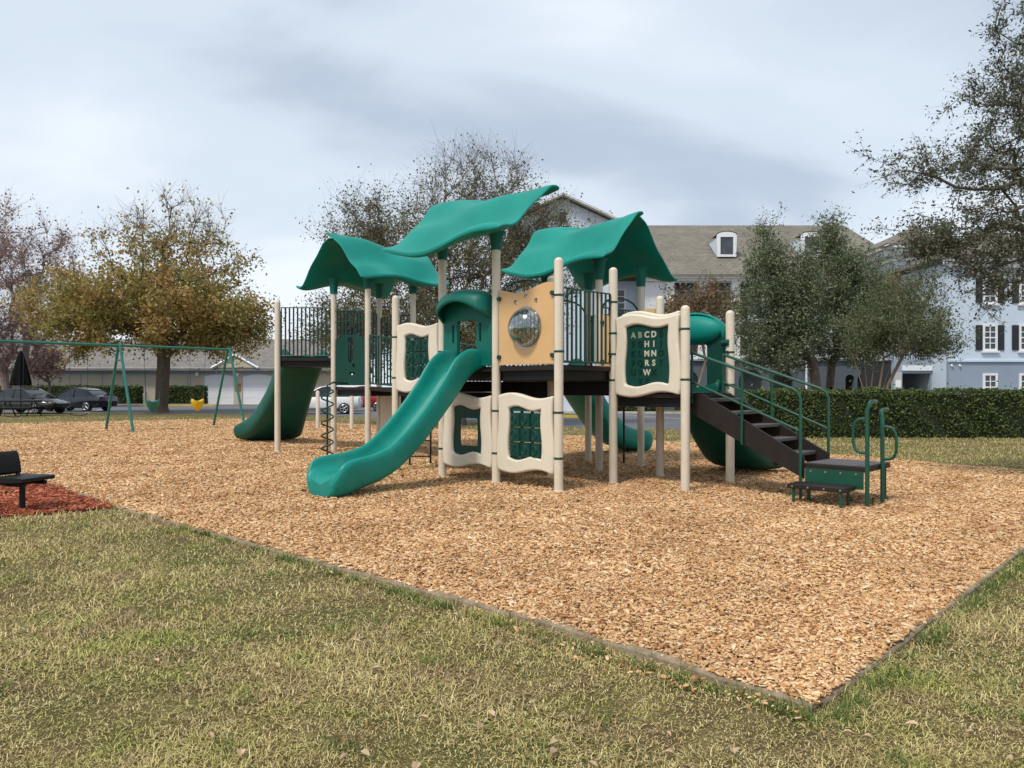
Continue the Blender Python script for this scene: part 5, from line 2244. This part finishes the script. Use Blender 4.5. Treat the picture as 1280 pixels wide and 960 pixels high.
# eaves and roof
mb = MB(fB)
mb.box((Lw / 2, .32, EAVE + .09), (Lw + .6, .7, .22))
mb.box((Lw / 2, .18, EAVE - .10), (Lw + .3, .3, .16))
mb.build('eaves', M['white'], AB, smooth=False)
RZ, RY = 14.25, YB + 8.2
mb = MB()
xl, xr = bx(735), 27.5
up = [(xl, YB - .75, EAVE + .2), (xr, YB - .75, EAVE + .2), (xr - 1.5, RY, RZ), (xl, RY, RZ), (xl, RY + 9, EAVE + .2), (xr, RY + 9, EAVE + .2)]
mb.add(up + [(p[0], p[1], p[2] - .14) for p in up], [(0, 1, 2, 3), (3, 2, 5, 4), (7, 6, 9, 8), (0, 1, 7, 6), (1, 2, 8, 7), (2, 5, 11, 8), (3, 4, 10, 9), (3, 0, 6, 9), (4, 5, 11, 10)])
roofm = mb.build('roof', M['shingle'], AB, smooth=False)


def dormer(pxc, pyb, Yd, w=1.35, h=1.75):
    p = at(pxc, pyb, Yd)
    f = Fr((p.x, Yd), (p.x + 1, Yd), p.z)
    mb = MB(f)
    N = 10
    top = [(w / 2 * math.cos(PI * k / N) * 1.08, h - .26 + .26 * math.sin(PI * k / N)) for k in range(N + 1)]
    loop = [(-w / 2, 0), (w / 2, 0)] + top
    mb.plate(loop, [rect(-w / 2 + .2, w / 2 - .2, .16, h - .36)], -.12, .03)
    o = mb.build('dormer', M['white'], AB, smooth=False)
    mb = MB(f)
    mb.box((0, -.05, (h - .2) / 2), (w - .42, .03, h - .54))
    mb.build('dormer_pane', M['winglass'], o, smooth=False)
    # curved little roof running back into the slope and the cheeks
    mb = MB(f)
    v = []
    for dpt in (.0, -2.6):
        v += [(x * 1.06, dpt + .03, z + .05) for x, z in top]
    m_ = len(top)
    mb.add(v, [(k, k + 1, m_ + k + 1, m_ + k) for k in range(m_ - 1)])
    q = mb.build('dormer_roof', M['shingle'], o)
    for sg in (-1, 1):
        mb = MB(f)
        mb.add([(sg * w / 2, -.12, 0), (sg * w / 2, -.12, h - .4), (sg * w / 2, -2.4, h - .4),
                (sg * (w / 2 - .05), -.12, 0), (sg * (w / 2 - .05), -.12, h - .4), (sg * (w / 2 - .05), -2.4, h - .4)],
               [(0, 1, 2), (5, 4, 3), (0, 1, 4, 3), (1, 2, 5, 4), (2, 0, 3, 5)])
        mb.build('dormer_cheek', M['paleblue'], o, smooth=False)
    return o


dormer(908.5, 321, YB + 1.75, 1.30, 1.75)
dormer(1014, 321, YB + 1.75, 1.30, 1.75)
# --- left part of the same building, lower wall behind the play structure, with the tall gable
f = Fr((bx(640), YB + 1.2), (X0, YB + 1.2))
mb = MB(f)
mb.plate(rect(0, f.L, 0, EAVE), [], -.3, 0)
mb.build('side_wall', M['blue'], AB, smooth=False)
for pxw in (815, 775):
    window(AB, f, bx(pxw) - bx(640), 7.4, .9, 1.7, False)
    window(AB, f, bx(pxw) - bx(640), 4.4, .9, 1.7, False)
YG = 48.0
gx = (703 - 640) / 20.0
f = Fr((gx - 2.9, YG), (gx + 2.9, YG))
mb = MB(f)
mb.plate([(0, 0), (5.8, 0), (5.8, 12.0), (2.9, 13.35), (0, 12.0)], [rect(2.72, 3.14, 11.85, 12.5)], -.3, 0)
gw = mb.build('gable_wall', M['paleblue'], AB, smooth=False)
mb = MB(f)
mb.box((2.93, -.1, 12.18), (.4, .04, .62))
mb.build('gable_vent', M['shutter'], gw, smooth=False)
gable_roof(((gx, YG - .5, 13.6), (gx, YG + 9, 13.6)), ((gx - 3.4, YG - .5, 12.02), (gx - 3.4, YG + 9, 12.02)), ((gx + 3.4, YG - .5, 12.02), (gx + 3.4, YG + 9, 12.02)), M['shingle'], AB, name='gable_roof')
mb = MB()
for sg in (-1, 1):
    mb.tube([(gx, YG - .56, 13.46), (gx + sg * 3.4, YG - .56, 11.88)], .09, 4)
mb.build('barge_board', M['kerb'], gw, smooth=False)
mb = MB()
mb.box((gx - 2.74, YG + 4.5, 5.9), (.3, 8.4, 11.8))
mb.box((gx + 2.74, YG + 4.5, 5.9), (.3, 8.4, 11.8))
mb.build('gable_side_wall', M['paleblue'], AB, smooth=False)

# --- tall middle block, one storey garage entrance in front of it
YM = 49.0
kM = 960 / YM
xm0 = (1118 - 640) / kM
xm1 = 27.5
f = Fr((xm0, YM), (xm1, YM))
mb = MB(f)
mb.plate(rect(0, f.L, 0, 10.3), [arch((1160 - 640) / kM - xm0, .95, 6.6, 8.1)], -.3, 0)
mb.build('centre_wall', M['blue'], AB, smooth=False)
mb = MB()
mb.box((xm0 + .15, YM + 3.2, 5.15), (.3, 5.9, 10.3))
mb.build('centre_side_wall', M['blue'], AB, smooth=False)
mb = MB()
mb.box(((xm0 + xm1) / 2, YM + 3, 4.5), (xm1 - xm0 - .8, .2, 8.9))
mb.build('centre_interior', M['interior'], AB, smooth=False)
mb = MB()
bq0, bq1 = (1106 - 640) / 960 * 48.4, (1147 - 640) / 960 * 48.4
mb.box(((bq0 + bq1) / 2, YM - .36, 7.6), (bq1 - bq0, .66, 2.1))
mb.build('brick_bay', M['brick'], AB, smooth=False)
mb = MB()
mb.box((bq1 + .17, YM - .2, 7.5), (.3, .3, 2.4))
mb.build('brick_trim', M['white'], AB, smooth=False)
mb = MB(f)
mb.box((f.L / 2, .3, 10.48), (f.L + .9, .9, .26))
mb.box((f.L / 2, .06, 9.7), (f.L, .1, .2))
for k in range(9):
    mb.box((.2 + k * (f.L - .4) / 8, .26, 10.13), (.2, .5, .34))
mb.build('cornice', M['white'], AB, smooth=False)
fs2 = Fr((xm0, YM + 4.2), (xm0, YM - .1))
mb = MB(fs2)
mb.box((fs2.L / 2 - .2, .3, 10.48), (fs2.L - .3, .9, .26))
mb.box((fs2.L / 2, .06, 9.7), (fs2.L - .1, .1, .2))
for k in range(9):
    mb.box((.2 + k * (fs2.L - .6) / 8, .26, 10.13), (.2, .5, .34))
mb.build('side_cornice', M['white'], AB, smooth=False)
mb = MB()
up = [(xm0 - .8, YM - .8, 10.62), (xm1 + .2, YM - .8, 10.62), (xm1 + .2, YM + 5, 12.9), (xm0 + 4.0, YM + 5, 12.9), (xm0 - .8, YM + 11, 10.62)]
mb.add(up + [(p[0], p[1], p[2] - .1) for p in up], [(0, 1, 2, 3), (0, 3, 4), (5, 6, 7, 8), (0, 1, 6, 5), (1, 2, 7, 6), (3, 4, 9, 8), (4, 0, 5, 9)])
mb.build('centre_roof', M['shingle'], AB, smooth=False)
YG2 = 44.7
kG = 960 / YG2
xg0, xg1 = (1117 - 640) / kG, 24.44
f = Fr((xg0, YG2), (xg1, YG2))
ga, gb2 = (1128 - 640) / kG - xg0, (1163 - 640) / kG - xg0
mb = MB(f)
mb.plate(rect(0, f.L, 0, 3.15), [rect(ga, gb2, .001, 2.35)], -.3, 0)
mb.build('garage_wall', M['bluegrey'], AB, smooth=False)
mb = MB(f)
mb.box(((ga + gb2) / 2, .07, 2.66), (gb2 - ga + .1, .12, .3))
mb.build('garage_lintel', M['white'], AB, smooth=False)
mb = MB(f)
mb.box((ga / 2 - .02, .04, 1.2), (ga - .1, .06, 2.4))
mb.build('garage_pier', M['kerb'], AB, smooth=False)
mb = MB(f)
mb.box((ga / 2 - .02, .085, 1.75), (.3, .02, .42))
mb.build('wall_notice', M['white'], AB, smooth=False)
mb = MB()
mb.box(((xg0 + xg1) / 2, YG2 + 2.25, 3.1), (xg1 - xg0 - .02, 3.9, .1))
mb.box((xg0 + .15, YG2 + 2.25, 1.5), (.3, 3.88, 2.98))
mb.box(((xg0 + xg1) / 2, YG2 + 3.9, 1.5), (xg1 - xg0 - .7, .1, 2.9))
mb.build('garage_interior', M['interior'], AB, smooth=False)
mb = MB(f)
mb.box((f.L / 2, -.1, 4.1), (f.L, .06, .06))
for k in range(16):
    mb.box((.05 + k * (f.L - .1) / 15, -.1, 3.62), (.03, .03, .92))
mb.build('terrace_railing', M['shutter'], AB, smooth=False)

# --- right wing with shuttered windows
YW = 43.0
kW = 960 / YW
xw0, xw1 = (1186 - 640) / kW, 38.0
f = Fr((xw0, YW), (xw1, YW))
WE = 8.55
wx = [(1237 - 640) / kW - xw0 + 2.03 * k for k in range(6)]
WH = []
for s in wx:
    for z, hh in ((6.95, 1.25), (4.32, 1.25), (1.55, 1.3)):
        WH.append(rect(s - .29, s + .29, z - hh / 2, z + hh / 2))
mb = MB(f)
mb.plate(rect(0, f.L, 3.05, WE), [h_ for h_ in WH if h_[0][1] > 3], -.25, 0)
mb.build('wing_wall', M['blue'], AB, smooth=False)
mb = MB(f)
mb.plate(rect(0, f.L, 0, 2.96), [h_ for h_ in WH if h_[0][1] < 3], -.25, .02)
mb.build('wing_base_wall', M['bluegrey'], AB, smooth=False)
mb = MB(f)
mb.box((f.L / 2, .04, 3.005), (f.L + .1, .16, .085))
mb.build('wing_band', M['blue'], AB, smooth=False)
for s in wx:
    window(AB, f, s, 6.95, .58, 1.25)
    window(AB, f, s, 4.32, .58, 1.25)
    window(AB, f, s, 1.55, .58, 1.3, False, n=.02)
mb = MB(f)
mb.box((f.L / 2, .2, WE + .16), (f.L + .6, .6, .30))
mb.box((f.L / 2, .07, WE - .18), (f.L + .1, .14, .3))
for k in range(36):
    mb.box((.2 + k * (f.L - .4) / 35, .16, WE - .02), (.14, .3, .16))
mb.build('wing_cornice', M['white'], AB, smooth=False)
mb = MB()
mb.box((xw0 + .15, YW + 3.1, WE / 2), (.3, 5.7, WE - .02))
mb.build('wing_side_wall', M['blue'], AB, smooth=False)
mb = MB()
up = [(xw0 - .4, YW - .55, WE + .33), (xw1, YW - .55, WE + .33), (xw1, YW + 5.5, 11.3), (xw0 + 5, YW + 5.5, 11.3), (xw0 - .4, YW + 11, WE + .33)]
mb.add(up + [(p[0], p[1], p[2] - .14) for p in up], [(0, 1, 2, 3), (0, 3, 4), (5, 6, 7, 8), (0, 1, 6, 5), (1, 2, 7, 6), (3, 4, 9, 8), (4, 0, 5, 9)])
mb.build('wing_roof', M['shingle'], AB, smooth=False)
mb = MB(f)
for s in ((1189 - 640) / kW - xw0, (1199 - 640) / kW - xw0):
    mb.tube([(s, .02, 2.78), (s, .14, 2.72)], .06, 8)
mb.build('wall_lamp', M['white'], AB)

# white lamp post
p = at(1008, 500, 40)
LPm = tag(empty('lamp_post', (p.x, 40, 0)), 'slim white post standing between the porch and the two oaks', 'lamp post')
mb = MB()
mb.tube([(p.x, 40, 0), (p.x, 40, 3.55)], [.06, .045], 8)
mb.build('pole', M['white'], LPm)
mb = MB()
mb.lathe([(.05, 3.55), (.13, 3.6), (.15, 3.85), (.06, 3.95), (.01, 4.0)], 10, (p.x, 40, 0))
mb.build('lamp_head', M['white'], LPm)

# --- long tan garage building at the left
YL = 70.0
kL = 960 / YL
lx = lambda px: (px - 640) / kL
GB = tag(empty('garage_building', (lx(200), YL + 4, 0)), 'long low tan garage building with shingled roof and white doors behind the cars', 'building')
f = Fr((lx(-60), YL), (lx(420), YL))
doors = [(lx(254) - lx(-60), lx(292) - lx(-60)), (lx(303) - lx(-60), lx(341) - lx(-60)), (lx(352) - lx(-60), lx(390) - lx(-60))]


def door_loop(a, b, top=2.55, rise=.22):
    return [(a, .02), (b, .02)] + [(b - (b - a) * k / 8, top + rise * math.sin(PI * k / 8)) for k in range(9)]


mb = MB(f)
mb.plate(rect(0, f.L, 0, 3.1), [door_loop(a, b) for a, b in doors], -.25, 0)
mb.build('wall', M['tanwall'], GB, smooth=False)
for a, b in doors:
    mb = MB(f)
    mb.plate(door_loop(a + .01, b - .01, 2.55, .22), [], -.14, -.06)
    for k in range(1, 4):
        mb.box(((a + b) / 2, -.055, .65 * k), (b - a - .04, .012, .03))
    mb.build('garage_door', M['garage'], GB, smooth=False)
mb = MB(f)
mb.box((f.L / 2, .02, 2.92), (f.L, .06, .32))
mb.build('fascia_band', M['bluegrey'], GB, smooth=False)  # blue-grey band along the wall top below the gutter
mb = MB(f)
mb.box((f.L / 2, .4, 3.2), (f.L + .6, .8, .26))
mb.build('gutter', M['white'], GB, smooth=False)
for k in range(11):
    mb = MB(f)
    mb.box((2 + k * 1.95, .02, 1.4), (.06, .03, 2.7))
    mb.build('batten', M['bluegrey'], GB, smooth=False)
gable_roof(((lx(-70), YL + 7, 6.4), (lx(430), YL + 7, 6.4)), ((lx(-70), YL - .85, 3.28), (lx(430), YL - .85, 3.28)), ((lx(-70), YL + 15, 3.28), (lx(430), YL + 15, 3.28)), M['greyshingle'], GB)
# small gablet over the doors
cxg = lx(298) - lx(-60)
mb = MB(f)
mb.plate([(cxg - 1.8, 3.34), (cxg + 1.8, 3.34), (cxg, 4.35)], [], .80, .9)
gb = mb.build('gablet', M['tanwall'], GB, smooth=False)
mb = MB(f)
for sg in (-1, 1):
    mb.tube([(cxg + sg * 2.1, .93, 3.3), (cxg, .93, 4.48)], .12, 4)
mb.build('gablet_trim', M['white'], gb, smooth=False)
mb = MB(f)
for sg in (-1, 1):
    mb.add([(cxg + sg * 2.15, .95, 3.34), (cxg, .95, 4.56), (cxg, -2.6, 4.56), (cxg + sg * 2.15, .2, 3.40)], [(0, 1, 2, 3)])
mb.build('gablet_roof', M['greyshingle'], gb, smooth=False)
mb = MB(f)
s = (doors[0][1] + doors[1][0]) / 2
mb.box((s, .03, 1.55), (.5, .04, .7))
mb.build('meter_box', M['brick'], GB, smooth=False)
mb = MB(f)
for s in (lx(247) - lx(-60), (doors[0][1] + doors[1][0]) / 2):
    mb.lathe([(.08, 2.55), (.16, 2.7), (.16, 2.85), (.05, 2.95)], 8, (s, .15, 0))
mb.build('wall_lamp', M['white'], GB)
